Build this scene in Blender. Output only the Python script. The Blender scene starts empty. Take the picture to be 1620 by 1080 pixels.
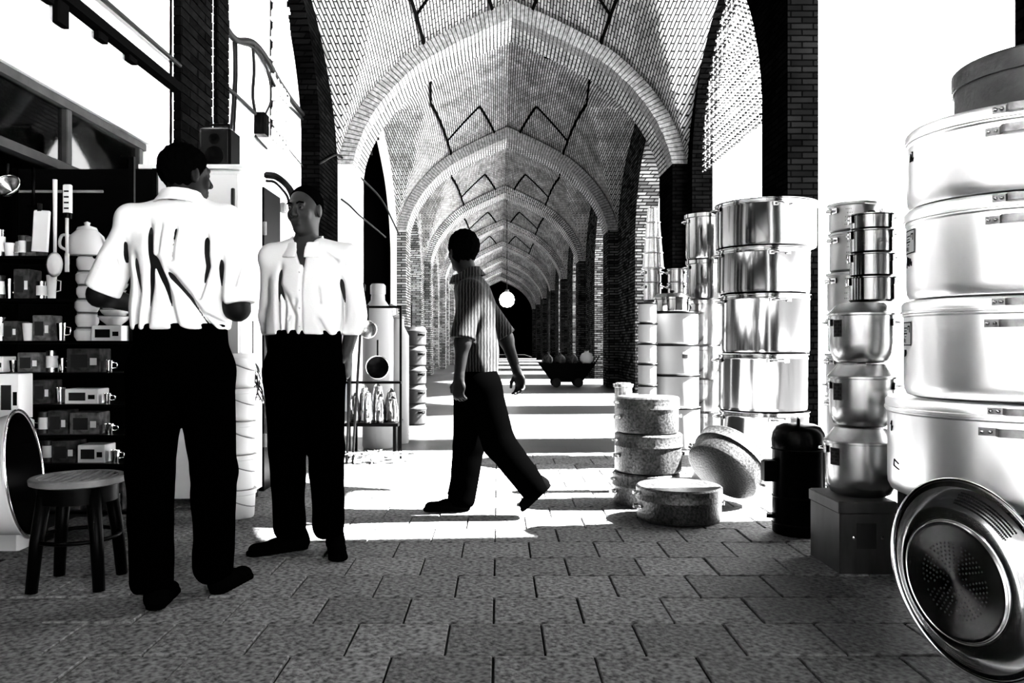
import bpy, math, random
import numpy as np
from mathutils import Vector, Matrix

random.seed(7)
S = bpy.context.scene
COL = S.collection
PI = math.pi

# ------------------------------------------------------------------ camera
FPX, VX, VY, CZ = 1300.0, 788.0, 545.0, 1.0      # focal length in px, vanishing point, eye height
cam_d = bpy.data.cameras.new('camera'); cam = bpy.data.objects.new('camera', cam_d); COL.objects.link(cam)
cam.location = (0, 0, CZ); cam.rotation_euler = (PI/2, 0, 0)
cam_d.sensor_width = 36.0; cam_d.lens = 36.0*FPX/1620.0
cam_d.shift_x = (810-VX)/1620.0; cam_d.shift_y = (VY-540)/1620.0
cam_d.clip_start = 0.05; cam_d.clip_end = 300
S.camera = cam

# ------------------------------------------------------------------ sky, sun, exposure
W = bpy.data.worlds.new('sky'); S.world = W; W.use_nodes = True
bg = W.node_tree.nodes['Background']; bg.inputs[0].default_value = (1, 1, 1, 1); bg.inputs[1].default_value = 14.0
sun_d = bpy.data.lights.new('sun', 'SUN'); sun_d.energy = 420.0; sun_d.angle = math.radians(1.2)
sun = bpy.data.objects.new('sun', sun_d); COL.objects.link(sun)
SUN_EL, SUN_AZ = math.radians(46), math.radians(4)      # comes from the right, a little from ahead
to_sun = Vector((math.cos(SUN_EL)*math.cos(SUN_AZ), math.cos(SUN_EL)*math.sin(SUN_AZ), math.sin(SUN_EL)))
sun.rotation_euler = to_sun.to_track_quat('Z', 'Y').to_euler()
S.view_settings.view_transform = 'Standard'; S.view_settings.look = 'None'
S.view_settings.gamma = 1.0; S.view_settings.use_curve_mapping = False
S.view_settings.exposure = 0.0
try:
    S.cycles.max_bounces = 6; S.cycles.diffuse_bounces = 1; S.cycles.glossy_bounces = 3
    S.cycles.sample_clamp_indirect = 0.0; S.cycles.caustics_reflective = False; S.cycles.caustics_refractive = False
except Exception: pass

# ------------------------------------------------------------------ helpers: materials
MATS = {}
def mat(name, c=.5, rough=.7, metal=0., noise=None, bump=None, spec=.06, emit=None, alpha=None, var=0., aniso=None, mid=.5):
    """grey procedural material; noise=(scale, low, high, contrast, (sx,sy,sz)) multiplies the colour; bump=(scale, strength)"""
    m = bpy.data.materials.new(name); MATS[name] = m; m.use_nodes = True
    nt = m.node_tree; b = nt.nodes['Principled BSDF']
    b.inputs['Base Color'].default_value = (c, c, c, 1); b.inputs['Roughness'].default_value = rough
    b.inputs['Metallic'].default_value = metal; b.inputs['Specular IOR Level'].default_value = spec
    tc = nt.nodes.new('ShaderNodeTexCoord'); out = None
    if noise:
        sc, lo, hi, con, stretch = noise
        mp = nt.nodes.new('ShaderNodeMapping'); mp.inputs['Scale'].default_value = stretch
        nt.links.new(tc.outputs['Object'], mp.inputs['Vector'])
        n = nt.nodes.new('ShaderNodeTexNoise'); n.inputs['Scale'].default_value = sc; n.inputs['Detail'].default_value = 5
        nt.links.new(mp.outputs[0], n.inputs['Vector'])
        r = nt.nodes.new('ShaderNodeMapRange'); h = .5/con
        r.inputs['From Min'].default_value = mid-h; r.inputs['From Max'].default_value = mid+h
        r.inputs['To Min'].default_value = lo*c; r.inputs['To Max'].default_value = hi*c
        nt.links.new(n.outputs['Fac'], r.inputs['Value']); out = r.outputs[0]
        if var:
            oi = nt.nodes.new('ShaderNodeObjectInfo'); r2 = nt.nodes.new('ShaderNodeMapRange')
            r2.inputs['To Min'].default_value = 1-var; r2.inputs['To Max'].default_value = 1+var
            nt.links.new(oi.outputs['Random'], r2.inputs['Value'])
            mu = nt.nodes.new('ShaderNodeMath'); mu.operation = 'MULTIPLY'
            nt.links.new(out, mu.inputs[0]); nt.links.new(r2.outputs[0], mu.inputs[1]); out = mu.outputs[0]
        nt.links.new(out, b.inputs['Base Color'])
    if bump:
        n2 = nt.nodes.new('ShaderNodeTexNoise'); n2.inputs['Scale'].default_value = bump[0]; n2.inputs['Detail'].default_value = 4
        nt.links.new(tc.outputs['Object'], n2.inputs['Vector'])
        bp = nt.nodes.new('ShaderNodeBump'); bp.inputs['Strength'].default_value = bump[1]; bp.inputs['Distance'].default_value = .01
        nt.links.new(n2.outputs['Fac'], bp.inputs['Height']); nt.links.new(bp.outputs[0], b.inputs['Normal'])
    if emit is not None:
        b.inputs['Emission Color'].default_value = (1, 1, 1, 1); b.inputs['Emission Strength'].default_value = emit
    if aniso:
        b.inputs['Anisotropic'].default_value = aniso
        t = nt.nodes.new('ShaderNodeTangent'); t.direction_type = 'RADIAL'; t.axis = 'Z'
        nt.links.new(t.outputs[0], b.inputs['Tangent'])
    return m

def brick_mat(name, c1, c2, mortar, bw, bh, ms, coord='UV', bump=.6, rough=.85, off=.5, noise=.5, swap=None):
    m = bpy.data.materials.new(name); MATS[name] = m; m.use_nodes = True
    nt = m.node_tree; b = nt.nodes['Principled BSDF']; b.inputs['Roughness'].default_value = rough
    b.inputs['Specular IOR Level'].default_value = .0
    tc = nt.nodes.new('ShaderNodeTexCoord'); src = tc.outputs[coord]
    if swap:                                           # pick two object axes as brick plane
        sx = nt.nodes.new('ShaderNodeSeparateXYZ'); cx = nt.nodes.new('ShaderNodeCombineXYZ')
        nt.links.new(src, sx.inputs[0])
        if swap == 'xyz':
            ad = nt.nodes.new('ShaderNodeMath'); ad.operation = 'ADD'
            nt.links.new(sx.outputs['X'], ad.inputs[0]); nt.links.new(sx.outputs['Y'], ad.inputs[1])
            nt.links.new(ad.outputs[0], cx.inputs[0])
        nt.links.new(sx.outputs['Z'], cx.inputs[1]); src = cx.outputs[0]
    t = nt.nodes.new('ShaderNodeTexBrick')
    t.inputs['Scale'].default_value = 1.0; t.inputs['Brick Width'].default_value = bw; t.inputs['Row Height'].default_value = bh
    t.inputs['Mortar Size'].default_value = ms; t.inputs['Mortar Smooth'].default_value = .2; t.offset = off
    t.inputs['Color1'].default_value = (c1,)*3+(1,); t.inputs['Color2'].default_value = (c2,)*3+(1,); t.inputs['Mortar'].default_value = (mortar,)*3+(1,)
    nt.links.new(src, t.inputs['Vector'])
    n = nt.nodes.new('ShaderNodeTexNoise'); n.inputs['Scale'].default_value = 2.2; n.inputs['Detail'].default_value = 6
    nt.links.new(tc.outputs['Object'], n.inputs['Vector'])
    r = nt.nodes.new('ShaderNodeMapRange'); r.inputs['From Min'].default_value = .3; r.inputs['From Max'].default_value = .7
    r.inputs['To Min'].default_value = 1-noise; r.inputs['To Max'].default_value = 1+noise
    nt.links.new(n.outputs['Fac'], r.inputs['Value'])
    mx = nt.nodes.new('ShaderNodeVectorMath'); mx.operation = 'SCALE'
    nt.links.new(t.outputs['Color'], mx.inputs[0]); nt.links.new(r.outputs[0], mx.inputs['Scale'])
    nt.links.new(mx.outputs[0], b.inputs['Base Color'])
    bp = nt.nodes.new('ShaderNodeBump'); bp.inputs['Strength'].default_value = bump; bp.inputs['Distance'].default_value = .02; bp.invert = True
    nt.links.new(t.outputs['Fac'], bp.inputs['Height']); nt.links.new(bp.outputs[0], b.inputs['Normal'])
    return m

# ------------------------------------------------------------------ helpers: meshes and objects
class MB:
    def __init__(s): s.v = []; s.f = []; s.uv = None
    def add(s, v, f, M=None):
        n = len(s.v)
        if M is not None: v = [tuple(M @ Vector(p)) for p in v]
        s.v += [tuple(p) for p in v]; s.f += [tuple(i+n for i in q) for q in f]; return s
    def box(s, x0, x1, y0, y1, z0, z1, M=None):
        return s.add([(x0,y0,z0),(x1,y0,z0),(x1,y1,z0),(x0,y1,z0),(x0,y0,z1),(x1,y0,z1),(x1,y1,z1),(x0,y1,z1)],
                     [(3,2,1,0),(4,5,6,7),(0,1,5,4),(1,2,6,5),(2,3,7,6),(3,0,4,7)], M)
    def bbox(s, x0, x1, y0, y1, z0, z1, b, M=None):
        """box with its upright edges and its top edge chamfered"""
        def ring(d, z): return [(x0+d,y0+b,z),(x0+b,y0+d,z),(x1-b,y0+d,z),(x1-d,y0+b,z),(x1-d,y1-b,z),(x1-b,y1-d,z),(x0+b,y1-d,z),(x0+d,y1-b,z)]
        def ring2(z): return [(x0+b,y0+2*b,z),(x0+2*b,y0+b,z),(x1-2*b,y0+b,z),(x1-b,y0+2*b,z),(x1-b,y1-2*b,z),(x1-2*b,y1-b,z),(x0+2*b,y1-b,z),(x0+b,y1-2*b,z)]
        v = ring(0, z0)+ring(0, z1-b)+ring2(z1)
        f = [tuple(range(7,-1,-1)), tuple(range(16,24))]
        for k in (0, 8):
            for i in range(8): j = (i+1) % 8; f.append((k+i, k+j, k+8+j, k+8+i))
        return s.add(v, f, M)
    def lathe(s, prof, seg=40, M=None, a0=0, a1=2*PI):
        full = abs(a1-a0-2*PI) < 1e-6; n = seg if full else seg+1
        v = []; f = []
        for r, z in prof:
            for i in range(n):
                a = a0+(a1-a0)*i/seg; v.append((r*math.cos(a), r*math.sin(a), z))
        for k in range(len(prof)-1):
            for i in range(seg):
                j = (i+1) % n; q = (k*n+i, k*n+j, (k+1)*n+j, (k+1)*n+i)
                if prof[k][0] < 1e-6: q = (q[0], q[2], q[3])
                elif prof[k+1][0] < 1e-6: q = (q[0], q[1], q[2])
                f.append(q)
        return s.add(v, f, M)
    def tube(s, pts, r, seg=8, M=None, rs=None, cap=True):
        pts = [Vector(p) for p in pts]; v = []; f = []; up = None
        for i, p in enumerate(pts):
            t = (pts[min(i+1, len(pts)-1)]-pts[max(i-1, 0)])
            t = t.normalized() if t.length > 1e-9 else Vector((0,0,1))
            if up is None: up = t.orthogonal().normalized()
            up = (up-t*up.dot(t)); up = up.normalized() if up.length > 1e-6 else t.orthogonal().normalized()
            w = t.cross(up); rr = rs[i] if rs else r
            for k in range(seg):
                a = 2*PI*k/seg; v.append(tuple(p+up*(rr*math.cos(a))+w*(rr*math.sin(a))))
        for i in range(len(pts)-1):
            for k in range(seg):
                j = (k+1) % seg; f.append((i*seg+k, i*seg+j, (i+1)*seg+j, (i+1)*seg+k))
        if cap:
            f.append(tuple(range(seg-1, -1, -1))); f.append(tuple((len(pts)-1)*seg+k for k in range(seg)))
        return s.add(v, f, M)
    def torus(s, R, r, z=0, seg=40, sg=8, M=None):
        v = []; f = []
        for i in range(seg):
            a = 2*PI*i/seg
            for k in range(sg):
                b = 2*PI*k/sg; q = R+r*math.cos(b); v.append((q*math.cos(a), q*math.sin(a), z+r*math.sin(b)))
        for i in range(seg):
            for k in range(sg):
                i2 = (i+1) % seg; k2 = (k+1) % sg; f.append((i*sg+k, i2*sg+k, i2*sg+k2, i*sg+k2))
        return s.add(v, f, M)
    def band(s, path, width, thick, M=None):
        """flat strap whose path lies in xy; width goes along z"""
        v = []; f = []; n = len(path); P = [Vector((p[0], p[1], 0)) for p in path]; z = path[0][2]
        for i in range(n):
            t = (P[min(i+1,n-1)]-P[max(i-1,0)]).normalized(); o = Vector((t.y, -t.x, 0))*thick
            a, b = P[i], P[i]+o
            v += [(a.x,a.y,z-width/2),(b.x,b.y,z-width/2),(b.x,b.y,z+width/2),(a.x,a.y,z+width/2)]
        for i in range(n-1):
            for k in range(4): j = (k+1) % 4; f.append((i*4+k, i*4+j, i*4+4+j, i*4+4+k))
        f += [(3,2,1,0), tuple((n-1)*4+k for k in range(4))]
        return s.add(v, f, M)
    def mesh(s, name, smooth=None):
        me = bpy.data.meshes.new(name); me.from_pydata(s.v, [], s.f)
        if s.uv is not None:
            ul = me.uv_layers.new(name='UVMap')
            li = np.empty(len(me.loops), dtype=np.int32); me.loops.foreach_get('vertex_index', li)
            ul.data.foreach_set('uv', np.array(s.uv, dtype=np.float32)[li].ravel())
        if smooth:
            me.polygons.foreach_set('use_smooth', [True]*len(me.polygons))
            if smooth is not True: me.set_sharp_from_angle(angle=math.radians(smooth))
        me.update(); return me
    def build(s, name, m, parent=None, smooth=None, loc=None, rot=None, label=None):
        return put(name, s.mesh(name, smooth), m, parent, loc, rot, label)

def put(name, me, m, parent=None, loc=None, rot=None, label=None):
    o = bpy.data.objects.new(name, me); COL.objects.link(o)
    if m is not None and len(me.materials) == 0: me.materials.append(MATS[m] if isinstance(m, str) else m)
    if parent is not None: o.parent = parent
    if loc is not None: o.location = loc
    if rot is not None: o.rotation_euler = rot
    if label: o['label'] = label
    return o
def tag(o, label, cat=None, group=None, kind=None):
    o['label'] = label
    if cat: o['category'] = cat
    if group: o['group'] = group
    if kind: o['kind'] = kind
    return o
def thing(name, label, cat, loc=(0,0,0), rz=0., group=None, rot=None):
    o = bpy.data.objects.new(name, None); COL.objects.link(o); o.empty_display_size = .05
    o.location = loc; o.rotation_euler = rot if rot is not None else (0, 0, rz)
    return tag(o, label, cat, group)
def struct(o, label): o['kind'] = 'structure'; o['label'] = label; return o
def wx(px, Y): return (px-VX)*Y/FPX
def wz(py, Y): return CZ-(py-VY)*Y/FPX
def wp(px, py, Y): return Vector((wx(px, Y), Y, wz(py, Y)))
def catmull(P, n=8):
    P = [np.array(p, float) for p in P]; Q = [2*P[0]-P[1]]+P+[2*P[-1]-P[-2]]; out = []
    for i in range(1, len(Q)-2):
        a, b, c, d = Q[i-1], Q[i], Q[i+1], Q[i+2]
        for k in range(n):
            t = k/n; out.append(.5*((2*b)+(-a+c)*t+(2*a-5*b+4*c-d)*t*t+(-a+3*b-3*c+d)*t**3))
    out.append(P[-1]); return out

# ------------------------------------------------------------------ materials
mat('tile', .1, .62, noise=(46, .25, 1.95, 3.2, (1,1,1)), bump=(90, .35), var=.22, spec=.05)
mat('joint', .012, .9)
brick_mat('far_paving', .026, .036, .008, .3265, .304, .006, coord='Object', bump=.1, rough=.35, noise=.3)
MATS['far_paving'].node_tree.nodes['Principled BSDF'].inputs['Specular IOR Level'].default_value = .5
brick_mat('vault_brick', .21, .38, .010, .20, .050, .010, bump=.8, noise=.4)
brick_mat('arch_brick', .32, .46, .010, .22, .062, .011, bump=.9, noise=.35)
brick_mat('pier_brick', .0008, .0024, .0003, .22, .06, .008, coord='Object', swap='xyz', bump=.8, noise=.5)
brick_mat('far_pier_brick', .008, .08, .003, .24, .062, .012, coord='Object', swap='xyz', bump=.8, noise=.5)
brick_mat('lit_pier_brick', .08, .34, .012, .24, .062, .012, coord='Object', swap='xyz', bump=.8, noise=.5)  # lightened copy of the far pier brick, for piers on the lit left side
mat('brick', .0014, .85, spec=0, noise=(14, .3, 1.9, 2, (1,1,1)), bump=(60, .5), var=.5)
mat('mortar', .0015, .9, spec=0)
mat('light_mortar', .5, .9)
mat('voussoir', .2, .85, noise=(20, .45, 1.5, 2, (1,1,1)), bump=(50, .5))
mat('plaster', .6, .8, noise=(1.6, .9, 1.04, 1.5, (1,1,1)), bump=(25, .15))
mat('stained_plaster', .66, .8, noise=(5.5, -.15, 1.02, 5, (1,.55,.55)), bump=(25, .2), mid=.27)
mat('court_ground', .82, .9, noise=(3, .8, 1.15, 1.5, (1,1,1)))
mat('bounce_cut_ground', .03, .95, noise=(6, .6, 1.5, 2, (1,1,1)), bump=(20, .6))  # dark ground for the added strip that swallows bounced sunlight
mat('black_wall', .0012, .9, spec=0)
mat('black_steel', .0006, .35, spec=.02)
mat('black_paint', .0006, .25, spec=.02)
mat('dark_rubber', .002, .6)
mat('cable', .0015, .6)
mat('white_paint', .6, .45, noise=(6, .93, 1.03, 1.5, (1,1,1)))
mat('white_enamel', .55, .22)
mat('sunlit_enamel', .2, .25)  # white enamel in a darker copy, for pots and cans standing in the sun
mat('white_plastic', .6, .4)
mat('frame_metal', .14, .5, noise=(9, .5, 1.4, 2, (1,1,1)))
mat('window_metal', .02, .5, noise=(9, .5, 1.6, 2, (1,1,1)))
mat('aluminium', .86, .30, 1., noise=(3.5, .72, 1.1, 1.6, (1,1,.6)))
mat('dull_aluminium', .055, .55, .7, noise=(7, .35, 1.5, 2, (1,1,1)), bump=(40, .3))
mat('satin_aluminium', .32, .27, 1., noise=(9, .7, 1.15, 1.8, (1,1,1)))
mat('steel', .17, .13, 1., noise=(7, .72, 1.12, 1.5, (3,3,.12)))
mat('dark_steel', .34, .2, 1., noise=(6, .4, 1.4, 1.6, (3,3,.2)))
mat('brushed_steel', .62, .20, 1., aniso=.85)
mat('bowl_steel', .5, .14, 1., aniso=.6)
mat('speckled_aluminium', .042, .36, .7, noise=(75, .3, 1.2, 3, (1,1,1)), bump=(70, .3))
mat('dotted_aluminium', .3, .35, .6, noise=(12, .8, 1.05, 2, (1,1,1)))
mat('handle_steel', .16, .4, .8, noise=(30, .5, 1.5, 2, (1,1,1)))
mat('chrome', .85, .08, 1.)
mat('paper', .6, .7)
mat('ink', .0008, .7)
mat('grey_ink', .012, .7)
mat('carton', .02, .7, noise=(25, .3, 2.2, 3, (1,1,1)))
mat('pale_carton', .7, .7)
mat('mid_carton', .07, .7, noise=(30, .4, 1.8, 3, (1,1,1)))
mat('tin', .03, .45, .6, noise=(8, .3, 1.5, 2, (1,1,.3)))
mat('wood_dark', .006, .6, noise=(8, .5, 1.6, 2, (1,1,8)))
mat('shirt_white', .62, .8, bump=(160, .1))
mat('trouser_black', .0001, .9, spec=.0)
mat('leather_black', .0005, .6, spec=.0)
mat('skin', .0018, .55, spec=.05)
mat('skin_pale', .012, .5, spec=.1)
mat('hair', .0004, .7, spec=.0)
mat('eye_white', .03, .3)
mat('button', .6, .3)
mat('lamp_glass', .9, .3, emit=14.0)
mat('bulb_cap', .05, .4)
mat('twig', .05, .6)
def glass_mat():
    m = bpy.data.materials.new('glass'); MATS['glass'] = m; m.use_nodes = True; nt = m.node_tree
    nt.nodes.remove(nt.nodes['Principled BSDF'])
    t = nt.nodes.new('ShaderNodeBsdfTransparent'); t.inputs[0].default_value = (.75,.75,.75,1)
    g = nt.nodes.new('ShaderNodeBsdfGlossy'); g.inputs['Roughness'].default_value = .03
    fr = nt.nodes.new('ShaderNodeFresnel'); fr.inputs[0].default_value = 1.3
    mx = nt.nodes.new('ShaderNodeMixShader'); nt.links.new(fr.outputs[0], mx.inputs[0]); nt.links.new(t.outputs[0], mx.inputs[1]); nt.links.new(g.outputs[0], mx.inputs[2])
    nt.links.new(mx.outputs[0], nt.nodes['Material Output'].inputs[0])
glass_mat()
def stripe_mat():
    m = mat('striped_cotton', .3, .8); nt = m.node_tree; b = nt.nodes['Principled BSDF']
    tc = nt.nodes.new('ShaderNodeTexCoord'); w = nt.nodes.new('ShaderNodeTexWave'); w.wave_type = 'BANDS'; w.bands_direction = 'X'
    w.inputs['Scale'].default_value = 18; w.inputs['Distortion'].default_value = 1.6; w.inputs['Detail'].default_value = 2; w.inputs['Detail Scale'].default_value = 2
    nt.links.new(tc.outputs['Object'], w.inputs['Vector'])
    r = nt.nodes.new('ShaderNodeMapRange'); r.inputs['From Min'].default_value = .62; r.inputs['From Max'].default_value = .88
    r.inputs['To Min'].default_value = .0005; r.inputs['To Max'].default_value = .02
    nt.links.new(w.outputs['Fac'], r.inputs['Value']); nt.links.new(r.outputs[0], b.inputs['Base Color'])
stripe_mat()

# ================================================================== THE PLACE
XL, XR, XC, HW = -2.40, 2.83, .215, 2.615           # wall planes, axis and half width of the arcade
SPR, APX = 3.70, 6.15                               # springing and crown of the transverse arches
Y0, PITCH, ATH = 12.30, 7.15, 1.0                   # first arch in view, bay length, arch depth
PU = [0,.2,.4,.54,.66,.77,.85,.91,.955,.985,1.0]; PV = [1,.905,.8,.715,.615,.495,.385,.28,.175,.075,0]
_pc = catmull(list(zip(PU, PV)), 6); PCU = np.array([p[0] for p in _pc]); PCV = np.array([p[1] for p in _pc])
def prof(u): return np.interp(np.abs(u), PCU, PCV, right=0)

# floor: slab with recessed joints, near tiles laid one by one, paving further off
fl = MB().box(XL-.42, XR+.32, -10, FPX/(1035-VY)+16*.304+.05, -.12, -.012).build('floor', 'joint'); struct(fl, 'stone slab floor of the vaulted bazaar passage')
TW, TD = .3265, .304
tms = []
for k in range(4):
    g = .004; b = .006
    tms.append(MB().bbox(-TW/2+g, TW/2-g, -TD/2+g, TD/2-g, -.03, 0.0-.0012*k, b/2).mesh('paving_tile'))
ROW0 = FPX/(1035-VY)          # a joint runs at py 1035
r0 = int(math.floor((2.0-ROW0)/TD)); n = 0; NROW = 16
for r in range(r0, NROW):
    yc = ROW0+(r+.5)*TD
    xj = wx(700, ROW0)+(.0 if r % 2 else TW*.52)
    k0 = int(math.floor((XL-xj)/TW))
    k = k0
    while True:
        xa = xj+k*TW; k += 1
        if xa+TW/2 > XR+.1: break
        if xa-TW/2 < XL-.1: continue
        put('paving_tile', tms[random.randrange(4)], 'tile', fl, (xa, yc, random.uniform(-.0015, .0015)))
YP = ROW0+NROW*TD
ff = MB().box(XL-.42, XR+.32, 0, 84, -.1, -.002).build('floor', 'far_paving', None, None, (0, YP, 0))
struct(ff, 'pale stone paving running down the long passage')
fn = MB().box(XL-.42, XR+.32, -10, ROW0+r0*TD-.01, -.1, -.002).build('floor', 'far_paving'); struct(fn, 'stone paving in front of the camera')

def arch_curve(hw, spr, rise, n=None):
    us = np.concatenate([-PCU[::-1], PCU[1:]])
    return [(XC+u*hw, spr+rise*float(prof(u))) for u in us]
def arch(yf, th, name, label, m='arch_brick', vous=False):
    O = arch_curve(HW, SPR, APX-SPR); I = arch_curve(HW-.22, SPR, APX-.25-SPR)
    n = len(O); mb = MB(); uv = []
    L = [0]
    for i in range(1, n): L.append(L[-1]+math.dist(I[i], I[i-1]))
    rows = [(O, yf+.02, 0.), (O, yf, 0.02), (I, yf, .26), (I, yf+th, .26+th), (O, yf+th, .5+th)]
    for C, y, v in rows:
        for i in range(n): mb.v.append((C[i][0], y, C[i][1])); uv.append((v, L[i]))
    for k in range(len(rows)-1):
        for i in range(n-1): mb.f.append((k*n+i, k*n+i+1, (k+1)*n+i+1, (k+1)*n+i))
    mb.uv = uv; o = mb.build(name, m, None, 40); struct(o, label)
    if vous:
        vb = MB(); s = 0; step = .062; tot = L[-1]; Oa = np.array(O); Ia = np.array(I); La = np.array(L)
        while s < tot-.05:
            q = []
            for e in (s+.006, s+step-.006):
                ox, oz = np.interp(e, La, Oa[:,0]), np.interp(e, La, Oa[:,1]); ix, iz = np.interp(e, La, Ia[:,0]), np.interp(e, La, Ia[:,1])
                q.append((ox, oz, ix, iz))
            pr = random.uniform(.008, .022); t = random.uniform(.006, .016); y1 = yf-pr; y2 = yf+.34+random.uniform(-.05,.05)
            V = []
            for (ox, oz, ix, iz) in q:
                dx, dz = ix-ox, iz-oz; l = math.hypot(dx, dz); ix2, iz2 = ix+dx/l*t, iz+dz/l*t
                V += [(ox, y1, oz), (ix2, y1, iz2), (ix2, y2, iz2), (ox, y2, oz)]
            vb.add(V, [(0,1,5,4),(1,2,6,5),(2,3,7,6),(3,0,4,7),(3,2,1,0),(4,5,6,7)])
            s += step
        w = vb.build('voussoirs', 'voussoir', o); w['kind'] = 'stuff'
    return o
def vault(y0, y1, name, label, bulge=.45, sapex=5.75, ribs=True):
    nx, ny = 72, 36; th = np.linspace(-PI/2, PI/2, nx+1); xs = HW*np.sin(th); ys = np.linspace(y0, y1, ny+1)
    yc, hy = (y0+y1)/2, (y1-y0)/2
    def zf(x, y):
        T = SPR+(APX-SPR)*prof(x/HW); w = 1-((y-yc)/hy)**2
        T = T+bulge*w*np.clip(prof(x/HW)*1.6, 0, 1)
        Sd = SPR+(sapex-SPR)*prof(np.clip((y-yc)/hy, -1, 1))
        return np.maximum(T, Sd)
    X, Yg = np.meshgrid(xs, ys); Z = zf(X, Yg)
    d = np.sqrt(np.diff(X, axis=1)**2+np.diff(Z, axis=1)**2); U = np.concatenate([np.zeros((ny+1,1)), np.cumsum(d, axis=1)], axis=1); U -= U[:, [nx//2]]
    mb = MB(); mb.v = [tuple(p) for p in np.stack([X+XC, Yg, Z], -1).reshape(-1,3)]
    mb.uv = np.stack([Yg, U], -1).reshape(-1,2).tolist()
    for j in range(ny):
        for i in range(nx):
            a = j*(nx+1)+i; mb.f.append((a, a+1, a+nx+2, a+nx+1))
    o = mb.build(name, 'vault_brick', None, 28); struct(o, label)
    so = o.modifiers.new('thickness', 'SOLIDIFY'); so.thickness = .25; so.offset = 1
    if ribs:
        def rib(pts):
            v = []; f = []
            P = [np.array((p[0], p[1], float(zf(p[0], p[1])))) for p in pts]
            for i, p in enumerate(P):
                t = P[min(i+1,len(P)-1)]-P[max(i-1,0)]; t[2] = 0; t /= np.linalg.norm(t); s = np.array((-t[1], t[0], 0))*.017
                for c, dz in ((p-s, .02), (p-s, -.035), (p+s, -.035), (p+s, .02)):
                    zz = float(zf(c[0], c[1]))+dz; v.append((c[0]+XC, c[1], zz))
            for i in range(len(P)-1):
                for k in range(4): j = (k+1) % 4; f.append((i*4+k, i*4+j, i*4+4+j, i*4+4+k))
            MB().add(v, f).build('vault_rib', 'mortar', o)
        lerp = lambda A, B, m=14: [(A[0]+(B[0]-A[0])*t/m, A[1]+(B[1]-A[1])*t/m) for t in range(m+1)]
        e = .03
        for sx in (-1, 1):
            rib(lerp((sx*1.32, y1-e), (sx*1.55, yc))); rib(lerp((sx*1.55, yc), (sx*1.32, y0+e)))
            rib(lerp((sx*.62, y1-hy*.5), (sx*1.38, y1-hy*.22))); rib(lerp((sx*.62, y0+hy*.5), (sx*1.38, y0+hy*.22)))
            rib(lerp((sx*.62, y1-hy*.5), (sx*.3, y1-e)))
    return o
YS = [Y0+PITCH*i for i in range(8)]
ordn = ['first', 'second', 'third', 'fourth', 'fifth', 'sixth', 'seventh', 'eighth', 'ninth', 'tenth']
for i, y in enumerate(YS):
    arch(y, ATH, 'trim_%d' % (i+1), 'pointed brick transverse arch, %s from the camera' % ordn[i], vous=i < 2)
arch(5.1, .9, 'trim_9', 'pointed brick arch over the shop end of the passage')
arch(-.6, .9, 'trim_10', 'pointed brick arch behind the camera')
vault(6.0, Y0, 'ceiling', 'ribbed brick vault above the walking man', sapex=5.95)
vault(.3, 5.1, 'ceiling', 'brick vault above the standing men', ribs=False)
vault(-10, -.6, 'ceiling', 'brick vault behind the camera', ribs=False)
for i in range(7):
    vault(YS[i]+ATH, YS[i+1], 'ceiling', 'ribbed brick vault bay beyond the %s arch' % ordn[i], ribs=i < 4)
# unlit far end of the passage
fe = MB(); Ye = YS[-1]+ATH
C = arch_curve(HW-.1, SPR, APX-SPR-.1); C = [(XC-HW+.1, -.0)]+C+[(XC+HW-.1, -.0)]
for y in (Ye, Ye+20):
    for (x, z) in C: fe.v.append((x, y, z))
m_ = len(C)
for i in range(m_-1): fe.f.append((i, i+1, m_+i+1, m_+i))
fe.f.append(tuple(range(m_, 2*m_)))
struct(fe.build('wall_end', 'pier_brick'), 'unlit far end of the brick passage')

def side_wall(name, label, xi, xo, y0, y1, ops, m, zt=7.2, parent=None):
    """wall along y between xi (inner face) and xo with pointed openings (a, b, springing, crown)"""
    mb = MB(); cols = []; cur = y0
    for (a, b, sp, ap) in ops:
        if a > cur: mb.box(min(xi,xo), max(xi,xo), cur, a, -.1, zt)
        us = np.concatenate([-PCU[::-1], PCU[1:]]); c, h = (a+b)/2, (b-a)/2
        pts = [(c+u*h, sp+(ap-sp)*float(prof(u))) for u in us]
        n0 = len(mb.v)
        for (y, z) in pts: mb.v += [(xi,y,z),(xo,y,z),(xi,y,zt),(xo,y,zt)]
        for i in range(len(pts)-1):
            A = n0+i*4; B = A+4
            mb.f += [(A,B,B+1,A+1), (A,A+2,B+2,B), (A+1,B+1,B+3,A+3), (A+2,A+3,B+3,B+2)]
        cur = b
    if y1 > cur: mb.box(min(xi,xo), max(xi,xo), cur, y1, -.1, zt)
    return struct(mb.build(name, m, parent), label)
side_wall('wall_right', 'dark brick piers and open side arches by the stacked pots', XR, XR+.3, -10, 13.0,
          [(-9.4, -5.3, 3.6, 5.2), (-4.9, -.9, 3.9, 5.6), (4.5, 8.03, 4.4, 4.75), (8.82, 11.98, 3.65, 5.7)], 'pier_brick')
side_wall('wall_right', 'brick piers and tall side arches down the sunny side of the passage', XR, XR+.45, 13.0, Ye,
          [(13.6+PITCH*i, 16.95+PITCH*i, 3.3, 5.15) for i in range(7)], 'far_pier_brick')
# pilasters that carry the arches
for i, y in enumerate(YS):
    struct(MB().box(XR-.22, XR+.02, y, y+ATH, 0, SPR+.01).build('wall_right', 'far_pier_brick' if i else 'pier_brick'), 'brick pilaster under the right foot of the %s arch' % ordn[i])
    struct(MB().box(XL-.02, XL+.22, y, y+ATH, 0, SPR+.01).build('wall_left', 'plaster' if i < 1 else 'lit_pier_brick'), 'pilaster under the left foot of the %s arch' % ordn[i])
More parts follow.
